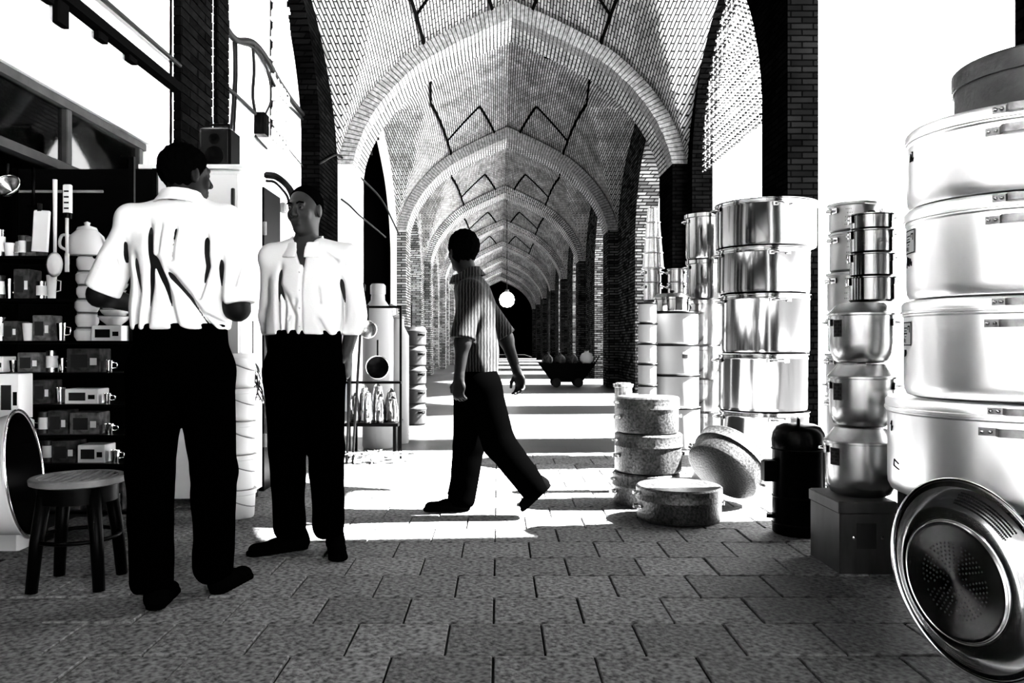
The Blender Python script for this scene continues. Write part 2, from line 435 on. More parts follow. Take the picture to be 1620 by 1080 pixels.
# left side beyond the shops
side_wall('wall_left', 'pale arcade wall on the left with one dark doorway', XL, XL-.06, 13.3, YS[1], [(14.3, 18.8, 3.1, 5.2)], 'plaster')
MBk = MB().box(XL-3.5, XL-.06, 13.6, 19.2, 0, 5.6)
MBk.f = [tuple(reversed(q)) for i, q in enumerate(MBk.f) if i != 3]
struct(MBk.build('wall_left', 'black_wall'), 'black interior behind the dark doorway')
side_wall('wall_left', 'long left arcade wall with shallow niches', XL, XL-.5, YS[1], Ye,
          [(20.75+PITCH*i, 25.6+PITCH*i, 3.1, 5.0) for i in range(6)], 'lit_pier_brick')
struct(MB().box(XL-.75, XL-.5, YS[1], Ye, 0, 7.2).build('wall_left', 'plaster'), 'plaster back of the left niches')
# left bay beside the standing men: white recess framed by dark brick
side_wall('wall_left', 'dark brick frame of the white recess with cables', XL, XL-.25, 7.2, 12.3, [(7.25, 11.05, 3.9, 5.75)], 'pier_brick')
rec = struct(MB().box(XL-.5, XL-.25, 6.9, 12.6, 0, 7.2).build('wall_left', 'stained_plaster'), 'white plastered back of the recess with cables')
struct(MB().box(XL-.5, XL, 12.3, 13.35, 0, 7.2).build('wall_left', 'plaster'), 'white plastered wall end at the first arch')
# pilasters of individually laid bricks on the left
def brick_pier(x0, x1, y0, y1, z1, name, label, core, row=.058, nb=2):
    o = struct(MB().box(x0, x1-.012, y0+.012, y1, 0, z1).build(name, core), label)
    w = (y1-y0); wx_ = (x1-x0); bl = w/nb
    me = MB().bbox(-.03, 0, -bl/2+.005, bl/2-.005, .005, row-.004, .003).mesh('brick'); me2 = MB().bbox(-wx_/2+.004, wx_/2-.004, 0, .03, .005, row-.004, .003).mesh('brick')
    me3 = MB().bbox(-.03, 0, -bl/4+.005, bl/4-.005, .005, row-.004, .003).mesh('brick')
    k = 0; z = 0.0
    while z < z1-row:
        if k % 2 == 0:
            for i in range(nb): put('brick', me, 'brick', o, (x1+random.uniform(-.003,.004), y0+bl*(i+.5), z))
        else:
            put('brick', me3, 'brick', o, (x1+random.uniform(-.003,.004), y0+bl*.25, z)); put('brick', me3, 'brick', o, (x1+random.uniform(-.003,.004), y1-bl*.25, z))
            for i in range(nb-1): put('brick', me, 'brick', o, (x1+random.uniform(-.003,.004), y0+bl*(i+1), z))
        put('brick', me2, 'brick', o, ((x0+x1)/2, y0-.004, z)); z += row; k += 1
    return o
brick_pier(XL-.02, XL+.06, 6.08, 6.74, 4.6, 'trim_11', 'dark brick pilaster between the shop front and the white recess', 'mortar', row=.07)
brick_pier(XL-.02, XL+.04, 6.93, 7.22, 4.6, 'trim_12', 'narrow dark brick pilaster next to the cable recess', 'mortar', row=.07, nb=1)
struct(MB().box(XL-.3, XL+.0, 6.0, 7.3, 0, 7.2).build('wall_left', 'plaster'), 'white strip of wall behind the brick pilasters')
# shop front wall on the left
sf = MB().box(XL-.3, XL, 5.58, 6.05, 0, 7.2); sf.box(XL-.3, XL, 1.2, 5.58, 2.36, 7.2); sf.box(XL-.3, XL, -10, 1.2, 0, 7.2)
sf = struct(sf.build('wall_left', 'stained_plaster'), 'white plastered shop wall above the dark shop windows')
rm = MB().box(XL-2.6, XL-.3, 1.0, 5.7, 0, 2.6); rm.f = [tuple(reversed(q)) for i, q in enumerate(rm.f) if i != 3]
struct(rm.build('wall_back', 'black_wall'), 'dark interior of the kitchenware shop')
struct(MB().box(XL-.5, XR+.6, -10.3, -10, 0, 7.2).build('wall_front', 'plaster'), 'plaster wall closing the passage behind the camera')
# courtyard outside the right arches
struct(MB().box(XR+.3, 60, -30, 110, -.25, -.06).build('floor', 'court_ground'), 'sunlit courtyard ground beyond the right arches')
struct(MB().box(XR+.3, 8.2, 3.0, 80, -.2, -.05).build('floor', 'bounce_cut_ground'), 'unseen dark ground strip added along the arcade to cut bounced light')  # added out of view to keep bounced sun off the right half of the vault
# pierced brick screen in the head of the open arch by the pots
scr = bpy.data.objects.new('window_3', None); COL.objects.link(scr); scr.location = (XR+.15, 10.4, 0); struct(scr, 'airy white brick screen in the head of the open arch behind the stockpots')
sb = MB(); wb = MB(); zz = 3.52; k = 0
while zz < 5.6:
    hwid = 1.58*float(np.interp((zz-3.65)/2.05, PCV[::-1], PCU[::-1]))
    y = -1.5+(.055 if k % 2 else 0)
    while y < 1.5:
        if abs(y) < hwid-.02: sb.bbox(-.03, .03, y-.014, y+.014, zz-.011, zz+.011, .002)
        y += .11
    if hwid > .1: wb.box(-.006, .006, -hwid, hwid, zz-.004, zz+.004)
    zz += .085; k += 1
for y in np.arange(-1.45, 1.5, .22):
    zt = 3.65+2.05*float(prof(y/1.58)); wb.box(-.006, .006, y-.004, y+.004, 3.5, zt)
o = sb.build('screen_bricks', 'far_pier_brick', scr); o['kind'] = 'stuff'; wb.build('screen_bars', 'white_paint', scr)

# ================================================================== shop front fittings on the left
w1 = bpy.data.objects.new('window_1', None); COL.objects.link(w1); w1.location = (XL, 0, 0); struct(w1, 'dark transom shop windows in a metal frame under the white wall')
WZ0, WZ1 = 1.955, 2.36
for z in (WZ0, WZ1-.05): MB().bbox(-.05, .015, 2.6, 5.58, z, z+.05, .006).build('window_frame', 'window_metal', w1)
MB().box(-.02, .03, 2.6, 5.6, WZ1+.003, WZ1+.03).build('window_sill', 'white_paint', w1)
for y in (2.65, 3.62, 4.58, 5.50): MB().bbox(-.045, .012, y-.025, y+.03, WZ0+.05, WZ1-.05, .005).build('mullion', 'window_metal', w1)
for a, b in ((2.68, 3.59), (3.65, 4.55), (4.61, 5.47)): MB().box(-.02, -.016, a, b, WZ0+.05, WZ1-.05).build('pane', 'glass', w1)
dp = struct(MB().bbox(XL-.06, XL+.03, 5.50, 5.58, 0, WZ0-.002, .008).build('trim_13', 'frame_metal'), 'grey metal door post at the end of the shop window')
struct(MB().bbox(XL-.03, XL+.03, 5.62, 5.68, 0, 2.36, .008).build('trim_14', 'white_paint'), 'white painted post beside the shop door post')
# ledge and pipe high on the shop wall
lg = MB(); random.seed(3)
lg.bbox(XL, XL+.07, 2.3, 6.07, 2.86, 2.93, .01)
struct(lg.build('trim_15', 'black_wall'), 'dark wooden ledge running along the white shop wall')
tag(MB().tube([(XL+.05, 2.3, 3.06), (XL+.05, 4.2, 3.05), (XL+.05, 6.07, 3.06)], .016).build('conduit_pipe', 'cable', None, True), 'thin dark conduit pipe above the ledge on the shop wall', 'pipe')
for i, (y, d) in enumerate(((3.6, .05), (3.95, .09), (4.3, .06), (4.45, .13), (4.9, .05), (5.3, .04))):
    MB().bbox(XL+.01, XL+.05, y-.05, y+.06, 2.86-d, 2.86, .008).build('ledge_bracket', 'black_wall', bpy.data.objects['trim_15'])

# white cabinet, black box
def cabinet():
    x0, x1, y0, y1, h = -2.18, -1.565, 5.0, 5.46, 2.07
    t = thing('metal_cabinet', 'tall white metal cabinet standing behind the man seen from behind', 'cabinet', (x0, y0, 0))
    w, d = x1-x0, y1-y0
    MB().bbox(0, w, .02, d, .06, h, .012).build('body', 'white_paint', t)
    dr = MB().bbox(.015, w-.015, 0, .022, 1.62, h-.03, .004).build('door', 'white_paint', t)
    MB().bbox(w-.055, w-.035, -.02, 0, 1.68, 1.95, .004).build('handle', 'grey_ink', dr)
    dr = MB().bbox(.015, w-.015, 0, .022, .08, 1.605, .004).build('door', 'white_paint', t)
    MB().bbox(w-.055, w-.035, -.02, 0, 1.3, 1.55, .004).build('handle', 'grey_ink', dr)
    for a in (.02, w-.07):
        for b in (.03, d-.08): MB().box(a, a+.05, b, b+.05, 0, .06).build('foot', 'black_steel', t)
    MB().box(-.005, w+.012, -.008, d+.008, h, h+.025).build('top_panel', 'white_paint', t)
cabinet()
t = thing('loudspeaker', 'black boxy loudspeaker standing on top of the white cabinet', 'speaker', (-1.78, 5.26, 2.096))
MB().bbox(-.10, .10, -.1, .1, 0, .27, .012).build('body', 'black_paint', t); MB().bbox(-.085, .085, -.108, -.1, .02, .25, .003).build('grille', 'dark_rubber', t)
for z, r in ((.09, .06), (.195, .035)): MB().lathe([(0,0),(r*.5,.004),(r,.001),(r,-.004)], 20, Matrix.Translation((0,-.108,z)) @ Matrix.Rotation(PI/2,4,'X')).build('speaker_cone', 'black_steel', t, 40)
MB().tube([(-.06,0,.27),(-.06,0,.31),(.06,0,.31),(.06,0,.27)], .008).build('handle', 'black_steel', t, True)
# dark door leaf behind the cabinet
t = thing('door_leaf', 'narrow black door leaf standing open behind the white cabinet', 'door', (-1.62, 5.62, 0))
MB().bbox(-.02, .02, 0, .42, 0, 2.08, .004).build('panel', 'black_paint', t)
for z in (.3, 1.75): MB().lathe([(0,0),(.014,0),(.014,.09),(0,.09)], 10, Matrix.Translation((.022,.005,z))).build('hinge', 'frame_metal', t, 40)
MB().tube([(.02,.34,1.0),(.06,.34,1.0),(.06,.26,1.0)], .009).build('handle', 'frame_metal', t, True)

# lattice window, boxes and cables in the white recess
RX = XL-.25
def rec_pt(px, py, x=RX):                      # point on the plane x seen at a pixel
    Y = x*FPX/(px-VX); return Vector((x, Y, wz(py, Y)))
lw = bpy.data.objects.new('window_2', None); COL.objects.link(lw); struct(lw, 'pierced brick lattice window high in the white recess')
lw.location = (RX, 9.9, 3.4)
MB().box(-.0, .004, -.36, .36, 0, 2.0).build('backing', 'black_wall', lw)
lb = MB().bbox(0, .05, -.05, .05, 0, .03, .004).mesh('brick'); lb2 = MB().bbox(0, .05, -.012, .012, .03, .115, .004).mesh('brick')
for r in range(17):
    for c in range(5):
        y = -.32+c*.145+(.07 if r % 2 else 0)
        if abs(y) < .35: put('brick', lb, 'plaster', lw, (.004, y, r*.115)); put('brick', lb2, 'plaster', lw, (.004, y, r*.115))
def box_thing(name, label, cat, c, sx, sy, sz, m, door=True, screws='frame_metal'):
    t = thing(name, label, cat, c); MB().bbox(-sx/2, sx/2, -sy/2, sy/2, 0, sz, .008).build('body', m, t)
    if door: MB().bbox(sx/2, sx/2+.008, -sy/2+.015, sy/2-.015, .015, sz-.015, .003).build('cover', m, t)
    MB().lathe([(0,.006),(.008,.004),(.01,0)], 10, Matrix.Translation((sx/2+.008, sy/2-.035, sz/2)) @ Matrix.Rotation(PI/2,4,'Y')).build('lock', screws, t)
    return t
p = rec_pt(405, 200); box_thing('meter_box', 'small dark electricity meter box hung with cables on the white recess wall', 'meter', (RX+.06, p.y, p.z-.1), .12, .16, .24, 'black_paint')
p = rec_pt(445, 330); box_thing('junction_box', 'little grey junction box low on the white recess wall', 'junction box', (RX+.03, p.y, p.z-.05), .06, .1, .12, 'frame_metal')
def cable(label, pts, r=.011, m='cable'):
    P = [Vector(p) for p in pts]; c = catmull(P, 6)
    return tag(MB().tube(c, r*1.35, 6).build('cable', m, None, True), label, 'cable', 'cables strung along the left wall')
def RP(px, py, off=.03): return rec_pt(px, py, RX+off)
cable('thick cable bundle sagging from the brick pilaster across the white recess', [RP(349, 30), RP(372, 62), RP(398, 66), RP(420, 90), RP(445, 135), RP(478, 180), RP(508, 212)], .024)
cable('thin cable looping just under the thick bundle in the white recess', [RP(349, 40), RP(376, 66), RP(400, 75), RP(418, 100), RP(443, 150), RP(480, 190), RP(508, 222)], .012)
cable('upright cable hanging nearest the pilaster in the recess', [RP(370, 66), RP(371, 120), RP(366, 200), RP(362, 262)], .012)
cable('second upright cable dropping from the thick bundle in the recess', [RP(374, 66), RP(374, 130), RP(370, 210), RP(366, 262)], .01)
cable('upright cable running down to the dark meter box', [RP(400, 70), RP(402, 110), RP(400, 150), RP(404, 180)], .014)
cable('slack cable curling right of the meter box', [RP(418, 95), RP(427, 130), RP(428, 160), RP(420, 180), RP(414, 190)], .009)
cable('diagonal cable from the small pilaster to the meter box', [RP(352, 132), RP(375, 152), RP(392, 168), RP(404, 180)], .014)
cable('fine wire slanting from the meter box down behind the bald man', [RP(414, 190), RP(430, 197), RP(460, 240), RP(503, 290)], .006)
cable('short thick cable tail below the meter box', [RP(404, 215), RP(412, 224), RP(422, 235)], .01)
a = Vector((XL+.04, 11.2, wz(232, 11.2)))
cable('overhead wire stretching from the dark brick frame to the far doorway', [Vector((XL+.03, 10.9, 3.4)), wp(535, 245, 12.1), wp(555, 268, 12.6), wp(575, 285, 13.2), wp(605, 318, 14.2), wp(632, 372, 15.5)], .012)
cable('lower wire slanting across the white first pilaster', [wp(540, 315, 12.0), wp(553, 325, 12.2), wp(568, 340, 12.28), wp(590, 358, 13.0), wp(610, 375, 14)], .01)
cable('black hose arching behind the bald man\'s head', [wp(421, 277, 5.7), wp(436, 279, 5.66), wp(452, 291, 5.64), wp(462, 306, 5.6), wp(468, 330, 5.6)], .018)
cable('thin hose arching under the thicker hose behind the bald man', [wp(421, 286, 5.7), wp(434, 288, 5.68), wp(446, 299, 5.64), wp(455, 312, 5.62), wp(459, 332, 5.6)], .007)
t = thing('wall_lamp_bracket', 'small dark iron lamp bracket on the pale pilaster of the first arch', 'bracket', tuple(wp(588, 216, 13.4)))
MB().tube([(-.18,0,0),(.12,0,0)], .02).build('arm', 'black_steel', t, True); MB().tube([(-.04,0,0),(0,0,-.3)], .012).build('stay', 'black_steel', t, True); MB().lathe([(0,.03),(.04,.02),(.05,-.03),(0,-.04)], 12, Matrix.Translation((.08,0,-.02))).build('lamp_holder', 'black_steel', t, 40)

# ================================================================== kitchen pots
def face_cam(x, y): return math.atan2(-y, -x)
def patch(r, a0, a1, z0, z1, n=8, th=.0012):
    mb = MB(); 
    for i in range(n+1):
        a = a0+(a1-a0)*i/n; c, s = math.cos(a), math.sin(a)
        mb.v += [(r*c,r*s,z0),((r+th)*c,(r+th)*s,z0),((r+th)*c,(r+th)*s,z1),(r*c,r*s,z1)]
    for i in range(n):
        for k in range(4): j = (k+1) % 4; mb.f.append((i*4+k, i*4+j, i*4+4+j, i*4+4+k))
    mb.f += [(3,2,1,0), tuple(n*4+k for k in range(4))]
    return mb
def join(mbs):
    o = MB()
    for m in mbs: o.add(m.v, m.f)
    return o
def strap_handle(t, r, a, z, half=.26, out=.035, w=.028, m='handle_steel', th=.004):
    n = 18; path = []
    for i in range(n+1):
        s = -1+2*i/n; aa = a+s*half
        k = 0 if abs(s) > .55 else min(1, (.55-abs(s))/.14)
        rr = r+.003+out*k*k*(3-2*k); path.append((rr*math.cos(aa), rr*math.sin(aa), z))
    path.reverse()
    h = MB().band(path, w, th).build('handle', m, t, 40)
    for s in (-.9, -.68, .68, .9):
        aa = a+s*half; M = Matrix.Translation(((r+.006)*math.cos(aa), (r+.006)*math.sin(aa), z)) @ Matrix.Rotation(aa,4,'Z') @ Matrix.Rotation(PI/2,4,'Y')
        MB().lathe([(.0075,-.002),(.007,.003),(.004,.006),(0,.0065)], 10, M).build('rivet', 'dark_steel', h, True)
    return h
def ring_handle(t, r, a, z, m='steel', w=.06, out=.045, rad=.006):
    P = []
    for i in range(13):
        s = -1+2*i/12; P.append(Vector((r-.002+out*math.sqrt(max(0, 1-s**4)), s*w, 0)))
    M = Matrix.Rotation(a,4,'Z'); M = Matrix.Translation((0,0,z)) @ M
    h = MB().tube(P, rad, 8, M).build('handle', m, t, True)
    for s in (-1, 1): MB().bbox(r-.004, r+.008, s*w-.022, s*w+.022, -.016, .016, .003, M).build('bracket', m, h)
    return h
def label_patch(t, r, a0, a1, z0, z1, style='form', m='paper'):
    p = patch(r+.0006, a0, a1, z0, z1).build('paper_label', m, t)
    rr = r+.002; ink = []
    W_ = a1-a0; H = z1-z0
    def q(u0, u1, v0, v1): ink.append(patch(rr, a0+W_*u0, a0+W_*u1, z0+H*v0, z0+H*v1, 4, .0006))
    if style == 'form':
        for u0,u1,v0,v1 in ((0,1,0,.05),(0,1,.95,1),(0,.05,0,1),(.95,1,0,1),(.1,.12,.1,.9),(.1,.6,.48,.54),(.22,.6,.72,.77),(.22,.55,.6,.64),(.3,.5,.36,.4),(.66,.86,.78,.84),(.82,.88,.55,.84),(.66,.72,.66,.84),(.18,.3,.14,.3),(.4,.46,.1,.28)): q(u0,u1,v0,v1)
    elif style == 'grid':
        for i in range(4): q(.06+.24*i, .2+.24*i, .06, .94)
        for v in (.1,.32,.55,.78): q(.05,.95,v,v+.09)
    elif style == 'dark':
        for i in range(5):
            for k in range(5):
                if (i*3+k*2) % 4: q(.05+.19*i, .05+.19*i+.15, .05+.19*k, .05+.19*k+.13)
    join(ink).build('print', 'ink', p)
def scrawl(t, r, a0, z0, s, strokes):
    ink = []
    for (u0, v0, u1, v1) in strokes:
        P = []
        for i in range(5):
            u = u0+(u1-u0)*i/4; v = v0+(v1-v0)*i/4; a = a0+u*s/r; P.append(((r+.001)*math.cos(a), (r+.001)*math.sin(a), z0+v*s))
        ink.append(MB().tube(P, .0026, 5))
    return join(ink).build('handwriting', 'ink', t)

# ---- the tall stack of big aluminium pots on the right
AX, AY = 2.05, 3.22; fc = face_cam(AX, AY)
def big_pot(label, z, r, hb, hl, m='aluminium', lid=True, az=-.02, style=None, seam=True):
    t = thing('cooking_pot', label, 'pot', (AX, AY, z), 0, 'big aluminium pots in the right-hand stack')
    MB().lathe([(0,0),(r-.035,0),(r-.012,.008),(r-.002,.03),(r,.06),(r,hb-.012),(r+.006,hb-.006),(r+.006,hb)], 72).build('body', m, t, 40)
    l = MB().lathe([(r+.004,hb+.002),(r+.012,hb+.002),(r+.012,hb+.012),(r+.008,hb+.014),(r+.008,hb+hl-.012),(r-.002,hb+hl),(r-.05,hb+hl-.004),(0,hb+hl-.004)], 72).build('lid', m, t, 40)
    strap_handle(t, r+.002, fc+az, hb-.045, .25)
    strap_handle(l, r+.009, fc+az+.03, hb+hl*.5+.004, .22, .03, .024)
    strap_handle(t, r+.002, fc+az+PI, hb-.045, .25)
    return t
zA = .41
specs = [(.475,.330,.05), (.415,.330,.052), (.405,.315,.05), (.403,.265,.048)]
labs = ['biggest lidded aluminium pot at the bottom of the tall right-hand stack', 'lidded aluminium pot with a paper label, second from the bottom of the tall stack',
        'lidded aluminium pot with a label and scrawl, third from the bottom of the tall stack', 'bright lidded aluminium pot under the dull dark one in the tall stack']
STK = []
for (r, hb, hl), lb in zip(specs, labs):
    t = big_pot(lb, zA, r, hb, hl); STK.append((t, r, hb, zA)); zA += hb+hl+.001
a1 = fc-1.22
t, r, hb, z = STK[0]; scrawl(t, r, fc-1.2, hb-.09, .05, [(0,.6,.25,.9),(.25,.9,.2,.1),(.2,.1,.45,.5)]); scrawl(t, r, fc-1.12, .1, .1, [(0,.1,.5,.0),(.05,.35,.45,.22),(0,.1,.05,.35)])
t, r, hb, z = STK[1]; label_patch(t, r, a1-.12, a1+.14, hb-.125, hb-.03); scrawl(t, r, a1-.05, hb-.17, .04, [(0,0,.1,.7),(.1,.7,.3,.1),(.3,.1,.5,.7),(.1,.3,.5,.35)])
t, r, hb, z = STK[2]; label_patch(t, r, a1-.12, a1+.16, hb-.125, hb-.03); scrawl(t, r, a1-.08, hb-.18, .05, [(0,0,.2,.9),(.2,.9,.35,.2),(.35,.2,.6,.8),(.6,.8,.7,.1),(.7,.1,1.0,.7),(1.0,.7,1.15,.2),(1.25,.1,1.3,.45)])
t, r, hb, z = STK[3]; scrawl(t, r, a1+.02, hb-.075, .04, [(0,0,.2,.8),(.2,.8,.4,0),(.5,.1,.75,.9),(.75,.9,.55,.9),(.7,.1,.95,.3),(.95,.3,.75,.0)])
t = thing('cooking_pot', 'dull dark aluminium pot topping the tall right-hand stack', 'pot', (AX+.13, AY+.02, zA), 0, 'big aluminium pots in the right-hand stack')
r, hb = .335, .20
MB().lathe([(0,0),(r-.03,0),(r-.004,.02),(r,.05),(r,hb)], 64).build('body', 'dull_aluminium', t, 40)
MB().lathe([(r+.003,hb-.03),(r+.01,hb-.03),(r+.01,hb+.04),(r,hb+.05),(0,hb+.05)], 64).build('lid', 'dull_aluminium', t, 40)
strap_handle(t, r, fc+.2, hb-.07, .26, m='dull_aluminium')
# platform crate carrying the stack
t = thing('wooden_platform', 'dark low wooden platform carrying the tall stack of big pots', 'platform', (AX+.16, AY, 0))
for i in range(6): MB().bbox(-.43+.143*i, -.43+.143*i+.137, -.42, .48, .375, .407, .005).build('plank', 'wood_dark', t)
for sx in (-.42, .35):
    for sy in (-.41, .40): MB().bbox(sx, sx+.07, sy, sy+.07, 0, .375, .005).build('leg', 'wood_dark', t)
for sy in (-.40, .45): MB().box(-.36, .36, sy, sy+.03, .29, .375).build('rail', 'wood_dark', t)

# ---- colander leaning in the foreground
def colander():
    R = .300; c = Vector((1.462, 2.513, .292)); n = Vector((.293, -.863, .412)).normalized(); BR = .176; BZ = -.080
    t = thing('colander', 'large shiny steel colander leaning against the big pots in the foreground', 'colander', tuple(c), rot=n.to_track_quat('Z', 'Y').to_euler())
    MB().lathe([(R+.002,.004),(R-.004,.0),(R-.018,-.004),(R-.024,-.014),(.235,-.052),(.205,-.066),(.197,-.067),(.194,-.072),(.188,-.073),(.185,-.078),(.176,-.080)], 96).build('bowl', 'bowl_steel', t, 40)
    MB().lathe([(R+.002,.002),(R-.02,-.012),(.232,-.056),(.2,-.072),(.18,-.084),(0,-.088)], 64).build('outer_skin', 'dark_steel', t, True)
    MB().torus(R+.002, .006, .004, 96, 8).build('rolled_rim', 'chrome', t, True)
    MB().lathe([(BR,BZ),(BR-.012,BZ-.002),(.0,BZ-.003)], 96).build('base_plate', 'brushed_steel', t, True)
    MB().torus(.193, .0035, -.069, 80, 6).build('base_ring', 'chrome', t, True)
    hb = MB()
    for k in range(2, 10):
        rr = .006+k*.0125; m_ = int(5.2*k)
        for i in range(m_):
            a = 2*PI*i/m_; f = (a/(PI/3)) % 1.0
            if f < .12 and k > 3: continue
            hb.lathe([(.0036,.0),(0,.0005)], 7, Matrix.Translation((rr*math.cos(a), rr*math.sin(a), BZ-.0018)))
    o = hb.build('base_holes', 'ink', t); o['kind'] = 'stuff'
    hw = MB()
    for k in range(5):
        rr = .270-.0085*k; zz = -.0175-.0085*(k+.0)*.62
        for i in range(30):
            a = .45+i*.028+(.014 if k % 2 else 0); M = Matrix.Rotation(a,4,'Z') @ Matrix.Translation((rr,0,zz)) @ Matrix.Rotation(-.6,4,'Y')
            hw.lathe([(.0034,.0012),(0,.0018)], 6, M); hw.lathe([(.0034,.0012),(0,.0018)], 6, Matrix.Rotation(PI,4,'Z') @ M)
    o = hw.build('wall_holes', 'ink', t); o['kind'] = 'stuff'
colander()

# ---- bellied pots with conical lids, small cylinders on top, tin boxes below
BX, BY = wx(1363, 3.75), 3.75; fb_ = face_cam(BX, BY)
def belly_pot(label, z, r, hb, hl):
    t = thing('lidded_pot', label, 'pot', (BX+random.uniform(-.006,.006), BY, z), 0, 'satin bellied pots in one stack')
    MB().lathe([(0,0),(r*.72,0),(r*.86,.012),(r*.97,.05),(r,.09),(r,hb-.02),(r*1.0,hb)], 56).build('body', 'satin_aluminium', t, 40)
    l = MB().lathe([(r*1.01,hb+.001),(r*1.06,hb+.003),(r*1.06,hb+.012),(r*1.0,hb+.018),(r*.78,hb+hl-.012),(r*.74,hb+hl-.004),(0,hb+hl-.004)], 56).build('lid', 'satin_aluminium', t, 40)
    MB().lathe([(.02,hb+hl-.004),(.016,hb+hl),(0,hb+hl)], 16).build('knob', 'steel', l, 40)
    for s in (-1, 1): ring_handle(t, r, fb_+s*1.5, hb-.03, 'satin_aluminium', .035, .028, .005)
    label_patch(t, r, fb_-.98, fb_-.62, hb-.095, hb-.018, 'dark', 'grey_ink')
    return t
zB = wz(781, BY)
for lb, r, hb, hl in (('bellied satin pot with dark printed label, lowest of its stack', .151, .235, .075), ('bellied satin pot with dark printed label, middle of its stack', .140, .215, .072), ('bellied satin pot with dark printed label, uppermost of its stack', .136, .212, .062)):
    belly_pot(lb, zB, r, hb, hl); zB += hb+hl+.001
for i, (r, h) in enumerate(((.098,.112),(.092,.105),(.09,.105),(.088,.072))):
    t = thing('saucepan', 'small straight steel pan, %s one up in the little column on the bellied pots' % ordn[i], 'pan', (BX+.045, BY, zB), 0, 'little steel pans')
    MB().lathe([(0,0),(r-.01,0),(r,.01),(r,h-.006),(r+.014,h-.004),(r+.014,h),(r-.002,h),(0,h-.003)], 40).build('body', 'steel', t, 40)
    if i == 3: MB().lathe([(.012,h-.003),(.010,h+.006),(.018,h+.012),(.016,h+.02),(0,h+.022)], 16).build('knob', 'dark_rubber', t, True)
    ring_handle(t, r, fb_-1.5, h-.02, 'steel', .018, .016, .003); ring_handle(t, r, fb_+1.5, h-.02, 'steel', .018, .016, .003)
    zB += h+.001
def tin_box(label, x0, x1, y0, y1, h, lid=.03, m='tin', rz=0):
    t = thing('tin_box', label, 'box', ((x0+x1)/2, (y0+y1)/2, 0), rz); w, d = (x1-x0)/2, (y1-y0)/2
    MB().bbox(-w, w, -d, d, 0, h-lid, .006).build('body', m, t); MB().bbox(-w-.006, w+.006, -d-.006, d+.006, h-lid, h, .006).build('lid', m, t)
    MB().bbox(-w*.4, w*.3, -d-.0015, -d, h*.35, h*.7, .0005).build('printed_panel', 'grey_ink', t)
    for s in (-.5, .5): MB().lathe([(.01,0),(.008,.004),(0,.005)], 10, Matrix.Translation((w*s,-d-.001,h*.5)) @ Matrix.Rotation(PI/2,4,'X')).build('stud', 'dark_steel', t)
    return t
tin_box('grey tin box with pale lid under the bellied pots', BX-.17, BX+.075, BY-.17, BY+.17, wz(781, BY)-.002, .05)
tin_box('small round-shouldered tin squeezed between the tin box and the platform', BX+.088, BX+.12, BY-.16, BY-.05, wz(781, BY)-.04, .03, 'mid_carton')

# ---- dotted steamers behind
DX, DY = wx(1352, 4.55), 4.55; zD = 0.; fd = face_cam(DX, DY)
for i in range(8):
    r = .158-.004*i; h = [.25,.24,.23,.23,.22,.22,.22,.16][i]
    t = thing('steamer_pot', 'dotted aluminium steamer, %s from the floor in the stack behind the bellied pots' % ordn[i], 'pot', (DX+(.004*(-1)**i), DY, zD), 0, 'dotted aluminium steamers')
    MB().lathe([(0,0),(r-.012,0),(r,.014),(r,h-.02),(r+.008,h-.014),(r+.008,h-.002),(r,h),(0,h-.004)], 48).build('body', 'dotted_aluminium', t, 40)
    for s in (-1.0, 1.9): ring_handle(t, r, fd+s, h-.045, 'dark_steel', .03, .03, .005)
    dots = MB()
    for k in range(5):
        for j in range(5):
            if random.random() < .75: dots.add(*(lambda p: (p.v, p.f))(patch(r+.0004, fd-.35+j*.06+k*.012, fd-.35+j*.06+k*.012+.02, h*.2+k*h*.13, h*.2+k*h*.13+.006, 1, .0008)))
    o = dots.build('perforation', 'ink', t); o['kind'] = 'stuff'
    zD += h+.001
zz = zD
# ---- black drinks cooler
EX, EY = wx(1263, 4.36), 4.36
t = thing('water_cooler', 'black barrel-shaped drinks cooler standing between the pot stacks', 'cooler', (EX, EY, 0), face_cam(EX, EY)-PI)
MB().lathe([(0,0),(.12,0),(.132,.01),(.134,.06),(.132,.44),(.136,.45),(.136,.475)], 48).build('body', 'black_paint', t, 40)
l = MB().lathe([(.137,.476),(.137,.5),(.130,.535),(.112,.565),(.08,.58),(0,.583)], 48).build('lid', 'black_paint', t, 40)
MB().torus(.1355, .004, .45, 48, 6).build('lid_band', 'black_steel', t, True)
MB().bbox(-.04, .04, .118, .19, .28, .39, .01, Matrix.Rotation(.35,4,'Z')).build('tap_housing', 'black_steel', t)
for z in (.06, .2): MB().torus(.1345, .003, z, 48, 6).build('band', 'black_steel', t, True)
MB().tube([(-.09,0,.56),(-.08,0,.605),(.08,0,.605),(.09,0,.56)], .009).build('handle', 'black_steel', l, True)
MB().bbox(-.05, .02, .125, .16, .08, .1, .004).build('foot_bracket', 'black_steel', t)

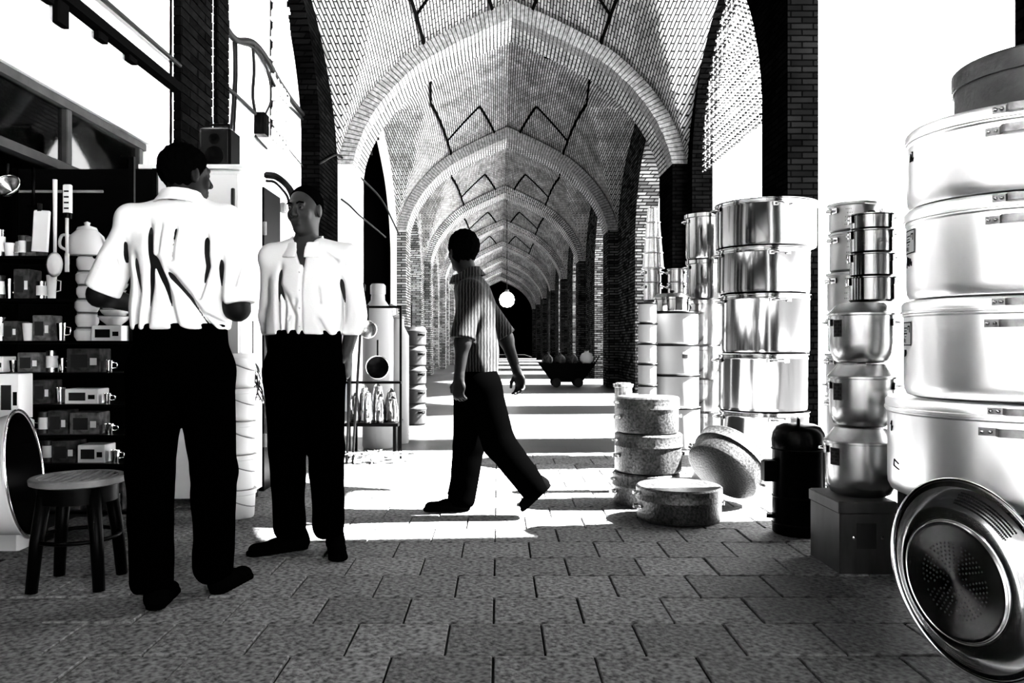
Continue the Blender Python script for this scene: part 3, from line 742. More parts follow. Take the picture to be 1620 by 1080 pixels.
# ---- shiny steel stockpots
FX, FY = wx(1207, 7.15), 7.15; ff_ = face_cam(FX, FY); zF = 0.
fsp = [(.375,.43),(.375,.49),(.37,.505),(.385,.39),(.42,.395)]
fl_ = ['lowest', 'second lowest', 'middle', 'second highest', 'topmost and widest']
for i, (r, h) in enumerate(fsp):
    t = thing('stockpot', 'tall mirror-bright steel stockpot, %s of the stack by the black pier' % fl_[i], 'pot', (FX+[0,-.01,.012,.0,.02][i], FY, zF), 0, 'mirror-bright steel stockpots')
    b = MB().lathe([(0,0),(r-.03,0),(r-.005,.015),(r,.04),(r,h-.05),(r+.004,h-.045),(r+.004,h-.03),(r,h-.026),(r,h-.01),(r+.012,h-.006),(r+.012,h),(r-.004,h),(r-.02,h-.004),(0,h-.004)], 72).build('body', 'steel', t, 40)
    for s in (-1.25, .35): ring_handle(t, r, ff_+s, h-.055, 'steel', .07, .05, .009)
    zF += h+.001
# ---- two darker pots behind them
GX, GY = wx(1117, 8.3), 8.3; zG = 0.; fg = face_cam(GX, GY)
gsp = [(.20,.32),(.20,.33),(.2,.33),(.19,.46),(.19,.4),(.2,.46)]
for i, (r, h) in enumerate(gsp):
    t = thing('stockpot', 'narrow dark-edged stockpot, %s up in the column between the pillar and the bright stockpots' % ordn[i], 'pot', (GX, GY, zG), 0, 'narrow stockpots by the pillar')
    MB().lathe([(0,0),(r-.02,0),(r,.03),(r,h-.04),(r+.015,h-.035),(r+.015,h),(0,h-.004)], 48).build('body', 'dark_steel' if i < 4 else 'steel', t, 40)
    for s in (-1.3, 1.3): ring_handle(t, r, fg+s, h-.07, 'dark_steel', .05, .04, .008)
    zG += h+.001

# ---- crowd of pale pans further along on the right
def plain_pot(label, x, y, z, r, h, m, lid=0., name='pan', cat='pan', group=None, knob=False, hand=True, seg=40, tag_=False, rim=False):
    t = thing(name, label, cat, (x, y, z), 0, group)
    MB().lathe([(0,0),(r-.02,0),(r-.003,.01),(r,.03),(r,h-.012),(r+.008,h-.008),(r+.008,h),(0,h-.003)], seg).build('body', m, t, 40)
    if lid:
        l = MB().lathe([(r+.002,h+.001),(r+.01,h+.001),(r+.01,h+.012),(r*.92,h+lid-.01),(r*.85,h+lid),(0,h+lid)], seg).build('lid', m, t, 40)
        if knob: MB().lathe([(.014,h+lid),(.012,h+lid+.012),(.025,h+lid+.02),(.022,h+lid+.034),(0,h+lid+.036)], 14).build('knob', 'dark_rubber', l, True)
    if rim: MB().torus(r+.006, .009, h-.008, seg, 6).build('rim', 'black_paint', t, True)
    if hand:
        a = face_cam(x, y)
        for s in (-1.35, 1.35): ring_handle(t, r, a+s, h-.04, 'dark_steel', .035, .03, .006)
    if tag_: MB().add(*(lambda p: (p.v, p.f))(patch(r+.001, face_cam(x,y)+.3, face_cam(x,y)+.55, h*.55, h*.68, 4))).build('stamp', 'ink', t)
    return t
HX, HY = wx(1068, 8.0), 8.0; zH = 0.
for i, (r, h) in enumerate(((.235,.40),(.225,.31),(.225,.29),(.22,.31))):
    plain_pot('white enamel stockpot with dark rim, %s from the ground in the pale stack' % ordn[i], HX, HY, zH, r, h, 'sunlit_enamel', 0, 'enamel_pot', 'pot', 'white enamel stockpots', hand=False, tag_=i == 2, rim=True)
    zH += h+.001
plain_pot('small lidded pot with dark knob on top of the white enamel stack', HX-.03, HY, zH, .17, .13, 'steel', .05, 'lidded_pot', 'pot', None, True)
hx2 = wx(1024, 7.75); zz = 0
for i, h in enumerate((.42,.20,.20,.19,.19,.19)):
    plain_pot('narrow white enamel pot, %s from the ground in the slim column' % ordn[i], hx2, 7.75, zz, .085, h, 'sunlit_enamel', 0, 'enamel_pot', 'pot', 'slim white enamel pots', hand=False, seg=28, rim=True); zz += h+.001
for i, (px, py0, py1, r) in enumerate(((1032, 470, 418, .09), (1071, 470, 418, .095))):
    y = 8.75; z = 0.; k = 0
    for h in (.5, .5, .46, .19, .15):
        plain_pot('dented pale pan, %s up in the %s column behind the enamel stack' % (ordn[k], ('left', 'right')[i]), wx(px, y), y, z, r, h, 'speckled_aluminium' if k < 3 else 'satin_aluminium', 0, 'pan', 'pan', 'dented pale pans', seg=28); z += h+.001; k += 1
z = 1.802
for k in range(4):
    r0_, r1_ = .112-.014*k, .10-.014*k
    t = thing('bucket', 'upturned pale bucket, %s up in the tapering column by the arch pillar' % ordn[k], 'bucket', (wx(1033, 8.75), 8.75, z+.004), 0, 'upturned pale buckets')
    MB().lathe([(r0_+.008,0),(r0_+.008,.012),(r0_,.014),(r1_,.155),(r1_-.012,.16),(0,.16)], 32).build('body', 'satin_aluminium', t, 40)
    MB().torus(r0_+.006, .005, .006, 32, 6).build('rim', 'dark_steel', t, True); z += .162

# ---- hammered pans in front
IX, IY = wx(1024, 5.2), 5.2
def speckled(label, x, y, z, r, h, hl, rz=0., rot=None, az=None):
    t = thing('cake_tin', label, 'pan', (x, y, z), 0, 'speckled lidded pans', rot)
    MB().lathe([(0,0),(r-.02,0),(r-.004,.008),(r,.025),(r,h)], 56).build('body', 'speckled_aluminium', t, 40)
    l = MB().lathe([(r+.002,h-.03),(r+.009,h-.03),(r+.009,h-.024),(r+.006,h-.02),(r+.006,h+hl-.01),(r-.004,h+hl),(0,h+hl-.002)], 56).build('lid', 'speckled_aluminium', t, 40)
    a = face_cam(x, y) if az is None else az
    for s in (-1.2, PI-1.2): strap_handle(t, r+.001, a+s, h*.55, .16, .03, .02, 'dark_steel')
    strap_handle(l, r+.007, a-1.2, h+hl*.2, .13, .026, .016, 'dark_steel')
    return t
zI = 0.
for lb, r, h, hl in (('speckled lidded pan with dark clasps at the foot of the short stack', .205, .15, .05), ('speckled lidded pan in the middle of the short stack', .205, .195, .05), ('speckled lidded pan on top of the short stack', .19, .185, .045)):
    speckled(lb, IX+random.uniform(-.01,.01), IY, zI, r, h, hl); zI += h+hl
plain_pot('small pale jar standing behind the top of the short speckled stack', wx(986, 5.62), 5.62, 0, .06, .72, 'satin_aluminium', .02, 'jar', 'jar', None, False, False, 24)
JX, JY = wx(1074, 4.72), 4.72
speckled('low speckled lidded pan lying on the floor before the short stack', JX, JY, 0.001, .238, .15, .045)
# tilted pan
ax_ = Vector((.62, .45, .64)).normalized(); kq = ax_.to_track_quat('Z', 'Y')
speckled('speckled lidded pan tipped on its edge against the low pan', wx(1140, 5.1), 5.1, .2, .235, .14, .05, rot=kq.to_euler(), az=-1.4)
plain_pot('white pan standing on the floor behind the tipped pan', wx(1146, 6.0), 6.0, 0, .235, .27, 'sunlit_enamel', .03, 'enamel_pot', 'pot', None, False, True, 48)

# ================================================================== left: stool, basin, rack of kitchenware
def stool():
    t = thing('stool', 'black round-topped stool with slotted seat beside the man seen from behind', 'stool', (wx(124, 3.45), 3.45, 0), .1)
    R, H = .185, .45
    MB().lathe([(R-.012,H-.03),(R,H-.025),(R+.002,H-.006),(R-.004,H),(R-.028,H),(R-.03,H-.006),(R-.03,H-.03)], 48).build('seat_rim', 'frame_metal', t, 40)
    for i in range(9):
        x = -.136+.034*i; w = math.sqrt((R-.026)**2-x*x); MB().bbox(x-.006, x+.006, -w, w, H-.012, H-.002, .002).build('slat', 'frame_metal', t)
    MB().lathe([(R-.035,H-.10),(R-.03,H-.1),(R-.03,H-.03),(R-.035,H-.03)], 40).build('apron', 'black_steel', t, 40)
    for i in range(4):
        a = PI/4+i*PI/2; c, s = math.cos(a), math.sin(a)
        MB().tube([(c*.13,s*.13,H-.04),(c*.165,s*.165,.2),(c*.185,s*.185,.0)], .03, 10, rs=[.03,.027,.024]).build('leg', 'black_steel', t, True)
    MB().torus(.16, .009, .2, 40, 8).build('foot_ring', 'black_steel', t, True)
stool()
# big basin on its side at the left edge
n_ = Vector((.93, .26, .12)).normalized(); q_ = n_.to_track_quat('Z', 'Y')
t = thing('basin', 'big white enamel basin with black inside tipped on its side at the left edge', 'basin', tuple(wp(40, 748, 3.62)), rot=q_.to_euler())
MB().lathe([(.272,0),(.285,.0),(.285,-.008),(.268,-.012),(.24,-.17),(.22,-.2),(0,-.205)], 64).build('body', 'white_enamel', t, 40)
MB().lathe([(.268,0),(.262,-.006),(.236,-.165),(.215,-.192),(0,-.196)], 64).build('inside', 'black_paint', t, 40)
MB().torus(.28, .006, .0, 64, 8).build('rim', 'chrome', t, True)
# rack
RKY, RX0, RX1 = 4.15, -2.62, -1.84
SH = [.16, .40, .545, .70, .86, 1.02, 1.235, 1.45]
t = thing('display_rack', 'black shelf rack crammed with kitchenware in front of the shop', 'rack', ((RX0+RX1)/2, RKY, 0))
w = (RX1-RX0)/2
for z in SH: MB().box(-w, w, 0, .30, z-.016, z-.001).build('shelf', 'black_steel', t)
for sx in (-w, w-.025):
    for sy in (0.0, .28): MB().box(sx, sx+.025, sy, sy+.02, 0, 1.95).build('post', 'black_steel', t)
MB().tube([(-w,.01,1.775),(w-.16,.01,1.775)], .007).build('hanging_rail', 'frame_metal', t, True)
MB().box(-w, w, .296, .30, .1, 1.95).build('back_panel', 'black_wall', t)
def carton(label, x, z, w, h, m, pan='grey_ink', y=RKY+.03, d=.12, group='cartons on the shelf rack'):
    t = thing('carton', label, 'carton', (x, y, z), 0, group); MB().bbox(-w/2, w/2, 0, d, 0, h, .003).build('body', m, t)
    MB().box(-w*.38, w*.12, -.0015, 0, h*.2, h*.75).build('print_panel', pan, t); MB().box(w*.2, w*.4, -.0015, 0, h*.3, h*.6).build('print_panel', 'paper' if m != 'pale_carton' else 'ink', t)
def tin_can(label, x, z, r, h, m, y=RKY+.08, band='paper', group='tins on the shelf rack'):
    t = thing('tin_can', label, 'tin', (x, y, z), 0, group); MB().lathe([(0,0),(r,0),(r,h-.004),(r+.002,h-.003),(r+.002,h),(0,h-.002)], 24).build('body', m, t, 40)
    MB().lathe([(r+.0008,h*.2),(r+.0008,h*.75)], 24).build('wrapper', band, t, True)
def bowl(label, x, y, z, r, h, m='white_enamel', group='white bowls stacked on the shelf rack'):
    t = thing('bowl', label, 'bowl', (x, y, z), 0, group)
    MB().lathe([(0,0),(r*.45,0),(r*.5,.006),(r*.85,h*.6),(r,h),(r-.004,h),(r*.8,h*.62),(r*.4,.01),(0,.009)], 32).build('body', m, t, True)
    MB().torus(r-.002, .0025, h, 32, 6).build('rim', 'frame_metal', t, True)
def glass_cup(label, x, z, r, h, m='chrome', y=RKY+.06):
    t = thing('cup', label, 'cup', (x, y, z), 0, 'cups on the shelf rack'); MB().lathe([(0,0),(r*.75,0),(r,h),(r-.003,h),(r*.7,.006),(0,.006)], 20).build('body', m, t, 40)
    MB().tube([(r*.85,0,h*.3),(r+.02,0,h*.35),(r+.022,0,h*.75),(r*.95,0,h*.8)], .003, 6).build('handle', m, t, True)
def teapot(label, x, y, z, s, m='white_enamel', flip=1):
    t = thing('teapot', label, 'teapot', (x, y, z), 0 if flip > 0 else PI); 
    MB().lathe([(0,0),(.07*s,0),(.085*s,.01*s),(.095*s,.06*s),(.08*s,.11*s),(.055*s,.135*s),(.05*s,.14*s)], 32).build('body', m, t, 40)
    l = MB().lathe([(.052*s,.141*s),(.045*s,.155*s),(.012*s,.165*s),(.016*s,.18*s),(0,.187*s)], 24).build('lid', m, t, True)
    MB().tube([Vector((.085,0,.05))*s, Vector((.12,0,.075))*s, Vector((.14,0,.125))*s], .016*s, 10, rs=[.02*s,.014*s,.009*s]).build('spout', m, t, True)
    MB().tube([Vector(p)*s for p in catmull([(-.08,0,.11),(-.13,0,.115),(-.14,0,.06),(-.085,0,.03)], 5)], .008*s, 8).build('handle', m, t, True)
sn = ['lowest', 'second lowest', 'third', 'fourth', 'fifth', 'sixth', 'seventh', 'top']
random.seed(11)
def fill(si, items):
    """items along one shelf from the left post: (kind, width, height, material)"""
    x = RX0+.03; k = 0
    for (kind, ww, hh, m) in items:
        pos = '%s from the left on the %s rack shelf' % (ordn[k], sn[si]); z = SH[si]
        if kind == 'c': carton({'carton':'dark printed','pale_carton':'pale','mid_carton':'grey printed'}[m]+' carton, '+pos, x+ww/2, z, ww, hh, m)
        elif kind == 't': tin_can(('shiny tin with a pale wrapper, ' if m == 'satin_aluminium' else 'dark tin with a pale wrapper, ')+pos, x+ww/2, z, ww/2, hh, m)
        elif kind == 'u': glass_cup(('shiny cup, ' if m == 'chrome' else 'white cup, ')+pos, x+ww/2, z, ww/2, hh, m)
        elif kind == 'b': bowl('white bowl, '+pos, x+ww/2, RKY+.09, z, ww/2, hh)
        x += ww+.012; k += 1
fill(0, [('c',.1,.15,'carton'),('c',.09,.13,'mid_carton'),('c',.13,.17,'carton'),('c',.11,.12,'mid_carton'),('t',.07,.1,'tin'),('c',.12,.14,'carton')])
fill(1, [('t',.06,.1,'satin_aluminium'),('u',.05,.06,'chrome'),('c',.10,.11,'carton'),('t',.06,.11,'tin'),('c',.12,.11,'carton'),('c',.14,.09,'pale_carton'),('u',.05,.06,'chrome')])
fill(2, [('c',.08,.1,'mid_carton'),('t',.06,.11,'satin_aluminium'),('u',.05,.07,'chrome'),('t',.06,.11,'tin'),('c',.1,.12,'carton'),('c',.15,.11,'mid_carton'),('u',.05,.05,'chrome')])
fill(3, [('u',.05,.08,'chrome'),('t',.055,.1,'tin'),('c',.08,.09,'pale_carton'),('c',.09,.12,'carton'),('u',.05,.08,'chrome'),('c',.17,.075,'pale_carton'),('u',.04,.05,'chrome')])
fill(4, [('c',.07,.08,'pale_carton'),('u',.05,.06,'chrome'),('c',.11,.10,'mid_carton'),('t',.055,.11,'satin_aluminium'),('u',.05,.07,'chrome'),('c',.17,.12,'carton'),('u',.04,.06,'chrome')])
fill(5, [('t',.06,.12,'satin_aluminium'),('c',.07,.1,'carton'),('u',.055,.09,'white_enamel'),('c',.09,.13,'mid_carton'),('u',.055,.09,'chrome')])
fill(6, [('t',.05,.12,'tin'),('u',.05,.1,'chrome'),('c',.08,.15,'carton'),('t',.05,.09,'satin_aluminium'),('u',.05,.12,'white_enamel')])
fill(7, [('t',.05,.14,'satin_aluminium'),('u',.05,.07,'white_enamel'),('t',.05,.11,'tin'),('c',.05,.1,'mid_carton')])
carton('white carton under the stacked bowls at the right end of the rack', -1.945, SH[5], .15, .075, 'pale_carton', 'ink', RKY-.07, .12)
z = SH[5]+.076
for i in range(7):
    rr = [.075,.072,.066,.075,.062,.058,.05][i]
    bowl('white bowl, %s up in the bowl stack on the white carton' % ordn[i], -1.935+[0,.006,-.006,.01,-.004,.012,.02][i], RKY-.01, z, rr, .046); z += .033
z = SH[5]
for i in range(6):
    rr = [.06,.055,.058,.05,.054,.05][i]; h_ = [.07,.075,.07,.07,.07,.08][i]
    t = thing('jar', 'white china jar, %s up in the slender white column on the rack' % ordn[i], 'jar', (-2.085, RKY+.02, z), 0, 'white china jars')
    MB().lathe([(0,0),(rr*.8,0),(rr,h_*.3),(rr,h_*.7),(rr*.75,h_*.92),(rr*.7,h_*.93),(0,h_*.94)], 28).build('body', 'white_enamel', t, 40)
    MB().torus(rr*.8, .004, h_*.9, 28, 6).build('rim', 'frame_metal', t, True); z += h_
teapot('white teapot on the top rack shelf near the shoulder of the man seen from behind', wx(138, RKY+.1), RKY+.1, SH[7], 1.0)
# utensils on the rail
def hang(name, label, px, py0, py1, kind, m, r=.02, y=RKY-.01):
    x = wx(px, y); z0, z1 = wz(py0, y), wz(py1, y); L = z0-z1
    t = thing(name, label, name.replace('_', ' '), (x, y, z1), 0)
    if kind == 'ladle':
        MB().tube([(0,0,L),(0,0,r*1.6)], .009, 8, rs=[.011,.008]).build('handle', m, t, True)
        MB().lathe([(0,-.02),(r*.7,-.014),(r,.0),(r*.97,.0),(0,-.012)], 28, Matrix.Translation((0,-.005,r)) @ Matrix.Rotation(-PI/2,4,'X') @ Matrix.Scale(1.5,4,(0,1,0))).build('bowl', m, t, True)
    elif kind == 'strainer':
        MB().lathe([(0,-.06),(r*.6,-.05),(r*.92,-.02),(r,0),(r*.96,0),(r*.88,-.02),(0,-.055)], 32, Matrix.Translation((0,0,r)) @ Matrix.Rotation(1.1,4,'X')).build('bowl', m, t, True)
        MB().tube([(0,.01,2*r-.01),(0,.015,L)], .006, 8).build('handle', 'dark_rubber', t, True)
        MB().torus(r, .005, 0, 32, 6, Matrix.Translation((0,0,r)) @ Matrix.Rotation(1.1,4,'X')).build('rim', 'chrome', t, True)
    elif kind == 'board':
        MB().bbox(-r, r, -.008, .008, 0, L*.86, .006, Matrix.Rotation(.06,4,'Y')).build('blade', m, t)
        MB().tube([(0,0,L*.84),(0,0,L)], .012, 8).build('handle', 'dark_rubber', t, True)
    elif kind == 'grater':
        MB().bbox(-r, r, -.012, .012, L*.2, L, .004).build('plate', m, t)
        for k in range(4): MB().box(-r*.6, r*.6, -.014, -.012, L*(.3+.16*k), L*(.3+.16*k)+.008).build('slot', 'ink', t)
        MB().lathe([(0,0),(r*1.2,.004),(r*1.3,.03),(r,L*.2),(0,L*.2)], 20).build('base_cup', 'black_paint', t, 40)
    elif kind == 'spatula':
        MB().tube([(0,0,L),(0,0,L*.3)], .008, 8).build('handle', m, t, True)
        MB().bbox(-r, r, -.004, .004, 0, L*.35, .004).build('blade', m, t)
    return t
hang('strainer', 'round shiny strainer hanging at the far left of the rail', 10, 258, 312, 'strainer', 'satin_aluminium', .062, RKY-.09)
hang('spatula', 'white-handled black spatula hanging on the rail', 53, 265, 355, 'spatula', 'black_paint', .034)
hang('cutting_board', 'white cutting board hanging under the rail', 63, 322, 398, 'board', 'white_plastic', .042, RKY-.035)
hang('ladle', 'long white ladle hanging with its bowl before the white jars', 87, 284, 432, 'ladle', 'white_plastic', .042, RKY-.06)
hang('grater', 'pale slotted grater in a black cup hanging on the rail', 107, 292, 348, 'grater', 'white_plastic', .02)
hang('skimmer', 'slim white skimmer hanging right of the grater', 106, 345, 430, 'spatula', 'white_plastic', .012, RKY-.05)
teapot('second white teapot at the back of the top rack shelf near its left end', wx(34, RKY+.2), RKY+.2, SH[7], .6)
box = thing('carton', 'long white carton seen through the transom window', 'carton', (XL-.55, 5.0, 2.03)); MB().bbox(-.28, .28, -.14, .3, 0, .16, .006).build('body', 'pale_carton', box); MB().bbox(-.285, .285, -.145, .305, .16, .19, .006).build('lid', 'pale_carton', box)
struct(MB().box(XL-.95, XL-.12, 3.0, 5.5, 2.0, 2.028).build('trim_16', 'black_steel'), 'dark shelf board behind the transom window')
carton('dotted white carton at the left edge above the basin', wx(6, 3.95), wz(664, 3.95), .10, .22, 'pale_carton', 'grey_ink', 3.99, .12, None)
t = thing('crate', 'white crate under the dotted carton at the left edge', 'crate', (wx(0, 4.0), 3.98, 0)); MB().bbox(-.2, .10, .0, .15, 0, wz(666, 3.95), .01).build('body', 'white_plastic', t); MB().bbox(-.205, .105, -.005, .155, wz(690, 3.95), wz(684, 3.95), .004).build('rim', 'frame_metal', t)

# white buckets stack by the cabinet
z = 0.
for i, h in enumerate((.165, .2, .19, .19, .2)):
    t = thing('bucket', 'white plastic bucket, %s from the floor in the stack before the cabinet' % ordn[i], 'bucket', (wx(374, 4.78), 4.78, z), 0, 'white plastic buckets')
    MB().lathe([(0,0),(.095,0),(.1,.008),(.108,h-.03),(.114,h-.026),(.114,h),(0,h-.004)], 36).build('body', 'white_plastic', t, 40)
    MB().tube([(.112*math.cos(a), .112*math.sin(a)-.0, h-.05-.05*math.sin((a+PI*.5)/1)) for a in [(-PI*.95+.9*PI*k/10) for k in range(11)]], .003, 6).build('bail', 'frame_metal', t, True); z += h+.001
random.seed(5)
t = thing('utensil_bundle', 'tangle of dark wire utensils hanging between the two standing men', 'utensils', tuple(wp(400, 652, 4.95)))
for k in range(22):
    a = random.uniform(0, 2*PI); P = [(0,0,.30+random.uniform(-.02,.02))]
    for j in range(4): a += random.uniform(-.9,.9); P.append((.07*math.cos(a)*(.5+.2*j), .05*math.sin(a), .26-.07*j+random.uniform(-.02,.02)))
    MB().tube(catmull(P, 4), .004, 5).build('wire_utensil', ('twig','chrome','black_steel')[k % 3], t, True)
MB().tube([(0,0,.30),(0,0,.55)], .004, 6).build('hanging_cord', 'cable', t)

# ---- goods heap on the left, middle distance
GY_ = 7.5
def at(px, py, dy=0.): return wp(px, py, GY_+dy)
t = thing('goods_trestle', 'low black trestle carrying the shiny kettles on the left', 'trestle', (wx(592, GY_), GY_, 0))
MB().bbox(-.24, .24, -.18, .25, .27, .3, .006).build('top', 'black_steel', t)
for sx in (-.22, .19):
    for sy in (-.16, .2): MB().box(sx, sx+.03, sy, sy+.03, 0, .27).build('leg', 'black_steel', t)
random.seed(21)
kx = [(-.17,-.06,.055,.27),(-.05,-.08,.055,.3),(.06,-.06,.05,.26),(.17,-.05,.06,.24),(-.11,.1,.06,.34),(.02,.1,.06,.36),(.14,.1,.06,.3)]
for i, (dx, dy, r, h) in enumerate(kx):
    t = thing('kettle', 'shiny tall kettle, %s from the left on the low trestle' % ordn[[0,2,4,6,1,3,5][i]], 'kettle', (wx(592, GY_)+dx, GY_+dy, .3), (-PI/2 if dy < 0 else PI/2)+random.uniform(-.25,.25), 'shiny kettles on the low trestle')
    MB().lathe([(0,0),(r,0),(r*1.05,h*.15),(r*.9,h*.6),(r*.6,h*.85),(r*.62,h*.88),(r*.2,h*.97),(0,h)], 24).build('body', ('steel','chrome','dark_steel')[i % 3], t, 40)
    MB().tube([(r*.9,0,h*.3),(r*1.6,0,h*.5),(r*1.8,0,h*.8)], .01, 8).build('spout', 'chrome', t, True)
    MB().tube(catmull([(-r*.8,0,h*.75),(-r*1.7,0,h*.7),(-r*1.6,0,h*.35),(-r*.95,0,h*.25)], 4), .006, 6).build('handle', 'black_steel', t, True)
t = thing('scoop_pile', 'pile of chrome scoops and ladles lying on the floor under the trestle', 'utensils', (wx(590, 6.95), 6.95, 0))
for k in range(16):
    a = random.uniform(0, PI); x, y = random.uniform(-.24,.24), random.uniform(-.1,.12); z = .012+random.uniform(0,.08); c, s = math.cos(a), math.sin(a)*.6
    o = MB().tube([(x-c*.12,y-s*.12,z),(x,y,z+.01),(x+c*.12,y+s*.12,z)], .007, 6, rs=[.006,.006,.012]).build('ladle', ('chrome','dark_steel')[k % 2], t, True)
    MB().lathe([(0,-.02),(.028,-.012),(.038,.004),(.034,.004),(0,-.012)], 14, Matrix.Translation((x+c*.14,y+s*.14,z+.012))).build('ladle_bowl', 'chrome', o, True)
pz = at(597, 600)
t = thing('milk_can', 'tall white milk can with narrow cap behind the hanging pans', 'can', (wx(598, 8.0), 8.0, 0))
zt_ = wz(449, 8.0)
MB().lathe([(0,0),(.14,0),(.15,.02),(.15,zt_-.34),(.13,zt_-.24),(.07,zt_-.16),(.065,zt_-.1)], 36).build('body', 'sunlit_enamel', t, 40); MB().lathe([(.075,zt_-.1),(.075,zt_-.02),(.06,zt_),(0,zt_)], 28).build('cap', 'sunlit_enamel', t, 40)
for s in (-1, 1): MB().tube([(s*.145,0,zt_-.32),(s*.19,0,zt_-.3),(s*.18,0,zt_-.22),(s*.115,0,zt_-.2)], .01, 6).build('handle', 'sunlit_enamel', t, True)
t = thing('milk_can', 'shorter white milk can standing behind the kettles by the dark pots', 'can', (wx(630, 8.35), 8.35, 0)); zt_ = wz(500, 8.35)
MB().lathe([(0,0),(.1,0),(.11,.02),(.11,zt_-.2),(.06,zt_-.1),(.06,zt_),(0,zt_)], 32).build('body', 'sunlit_enamel', t, 40); MB().torus(.065, .008, zt_-.02, 24, 6).build('rim', 'frame_metal', t, True)
rk = thing('hanging_frame', 'thin black frame from which the two round pans hang', 'frame', (wx(585, 7.2), 7.2, 0))
for x in (-.20, .26): MB().box(x, x+.02, 0, .02, 0, 1.32).build('post', 'black_steel', rk)
MB().box(-.20, .28, 0, .02, 1.32, 1.34).build('rail', 'black_steel', rk)
MB().box(-.20, .28, -.05, .05, .66, .68).build('shelf', 'black_steel', rk)
def hanging_pan(label, px, py, r, m, rim):
    c = at(px, py, -.34); t = thing('frying_pan', label, 'pan', tuple(c)); M = Matrix.Rotation(PI/2,4,'X')
    MB().lathe([(0,-.03),(r*.8,-.028),(r,0),(r-.006,0),(r*.76,-.02),(0,-.022)], 36, M).build('body', m, t, True); MB().torus(r, .005, 0, 36, 6, M).build('rim', rim, t, True)
    MB().tube([(0,.01,r),(0,.012,r+.14)], .008, 8).build('handle', 'black_steel', t, True)
hanging_pan('pale round pan hanging high on the thin black frame', 582, 521, .075, 'satin_aluminium', 'chrome')
hanging_pan('black round pan hanging lower on the thin black frame', 597, 581, .1, 'black_paint', 'chrome')
# dark lidded pots stack at mid-left
DY_ = 10.3; x = wx(656, DY_); z = 0.
for i, h in enumerate((.26,.24,.23,.25,.24)):
    r = .145
    t = thing('pressure_pot', 'dark clasped pot, %s from the floor in the column by the sunny floor' % ordn[i], 'pot', (x, DY_, z), 0, 'dark clasped pots')
    MB().lathe([(0,0),(r-.02,0),(r,.02),(r,h-.07),(r+.008,h-.065),(r+.008,h-.05),(r,h-.045),(r*.9,h-.005),(0,h)], 36).build('body', 'tin', t, 40)
    for s in (-1.2, .6): ring_handle(t, r, face_cam(x, DY_)+s, h-.1, 'black_steel', .03, .04, .012)
    MB().lathe([(.02,h-.004),(.02,h),(0,h)], 12).build('knob', 'black_steel', t); z += h+.001
tag(MB().tube([(x-.04, DY_+.02, z+.001), (x-.04, DY_+.02, z+.27)], .009, 8).build('rod', 'black_steel'), 'thin black rod standing upright on the dark clasped pots', 'rod')
# folded parasol-like poles behind the bald man
t = thing('mop_bundle', 'two dark-tipped broom sticks leaning behind the bald man', 'brooms', tuple(wp(552, 520, 6.9))); t.location.z = 0
for (a, b) in (((-.02,0,0),(.03,.0,1.3)), ((.03,0,0),(.12,.0,1.5))): 
    o = MB().tube([a, b], .011, 8).build('stick', 'wood_dark', t, True); MB().lathe([(0,0),(.02,0),(.022,.05),(0,.07)], 12, Matrix.Translation((b[0],b[1],b[2]-.05))).build('grip', 'dark_rubber', o, True)

# ---- cart with sacks far down the passage
CY = 19.6
t = thing('hand_cart', 'dark flared hand cart with loaded goods standing far down the passage', 'cart', (wx(896, CY), CY, 0))
cv = [(-.34,-.3,.12),(.34,-.3,.12),(.34,.3,.12),(-.34,.3,.12),(-.66,-.42,.56),(.66,-.42,.56),(.66,.42,.56),(-.66,.42,.56)]
MB().add(cv, [(3,2,1,0),(0,1,5,4),(1,2,6,5),(2,3,7,6),(3,0,4,7),(4,5,6,7)]).build('tub', 'black_wall', t)
for sx in (-.26, .26):
    for sy in (-.32, .30): MB().lathe([(0,-.02),(.1,-.02),(.11,-.01),(.11,.01),(.1,.02),(0,.02)], 20, Matrix.Translation((sx,sy,.11)) @ Matrix.Rotation(PI/2,4,'X')).build('wheel', 'dark_rubber', t, 40)
MB().tube([(.6,-.3,.5),(.75,-.25,.72),(.75,.25,.72),(.6,.3,.5)], .015).build('handle', 'black_steel', t, True)
random.seed(9)
for i, (dx, r, lb) in enumerate(((-.45,.13,'left end'), (-.16,.135,'left of the middle'), (.13,.135,'right of the middle'))):
    t = thing('sack', 'dark lumpy sack on the %s of the far hand cart' % lb, 'sack', (wx(896, CY)+dx, CY-.05, .561), 0, 'sacks on the far cart')
    mb = MB(); pr = [(0,0),(r*.8,0),(r,.06),(r*.85,.14),(r*.4,.2),(r*.15,.22),(r*.2,.26),(0,.25)]; mb.lathe(pr, 16); mb.v = [(a*(1+.1*math.sin(5*b*9+i)),b*(1+.1*math.cos(a*20)),c) for a,b,c in mb.v]
    mb.build('body', 'carton', t, True); MB().torus(r*.17, .012, .222, 14, 6).build('tie', 'cable', t, True)
t = thing('water_jug', 'round pale jug at the right end of the far hand cart', 'jug', (wx(896, CY)+.47, CY-.1, .561)); MB().lathe([(0,0),(.1,0),(.15,.06),(.16,.14),(.12,.22),(.05,.26),(.05,.3),(0,.3)], 24).build('body', 'white_enamel', t, True); MB().torus(.055, .01, .29, 16, 6).build('rim', 'frame_metal', t, True)

# ---- hanging globe lamp far down the passage
LY = 30.0; c = wp(802, 474, LY)
t = thing('globe_lamp', 'glowing round lamp hanging far down the vaulted passage', 'lamp', tuple(c))
MB().lathe([(0,-.28),(.14,-.25),(.24,-.15),(.28,0),(.24,.15),(.14,.25),(.07,.28),(0,.28)], 24).build('globe', 'lamp_glass', t, True); MB().lathe([(0,.27),(.08,.27),(.07,.36),(0,.38)], 16).build('cap', 'bulb_cap', t, 40)
MB().tube([(0,0,.37),(0,0,6.58-c.z)], .012, 6).build('cord', 'cable', t)

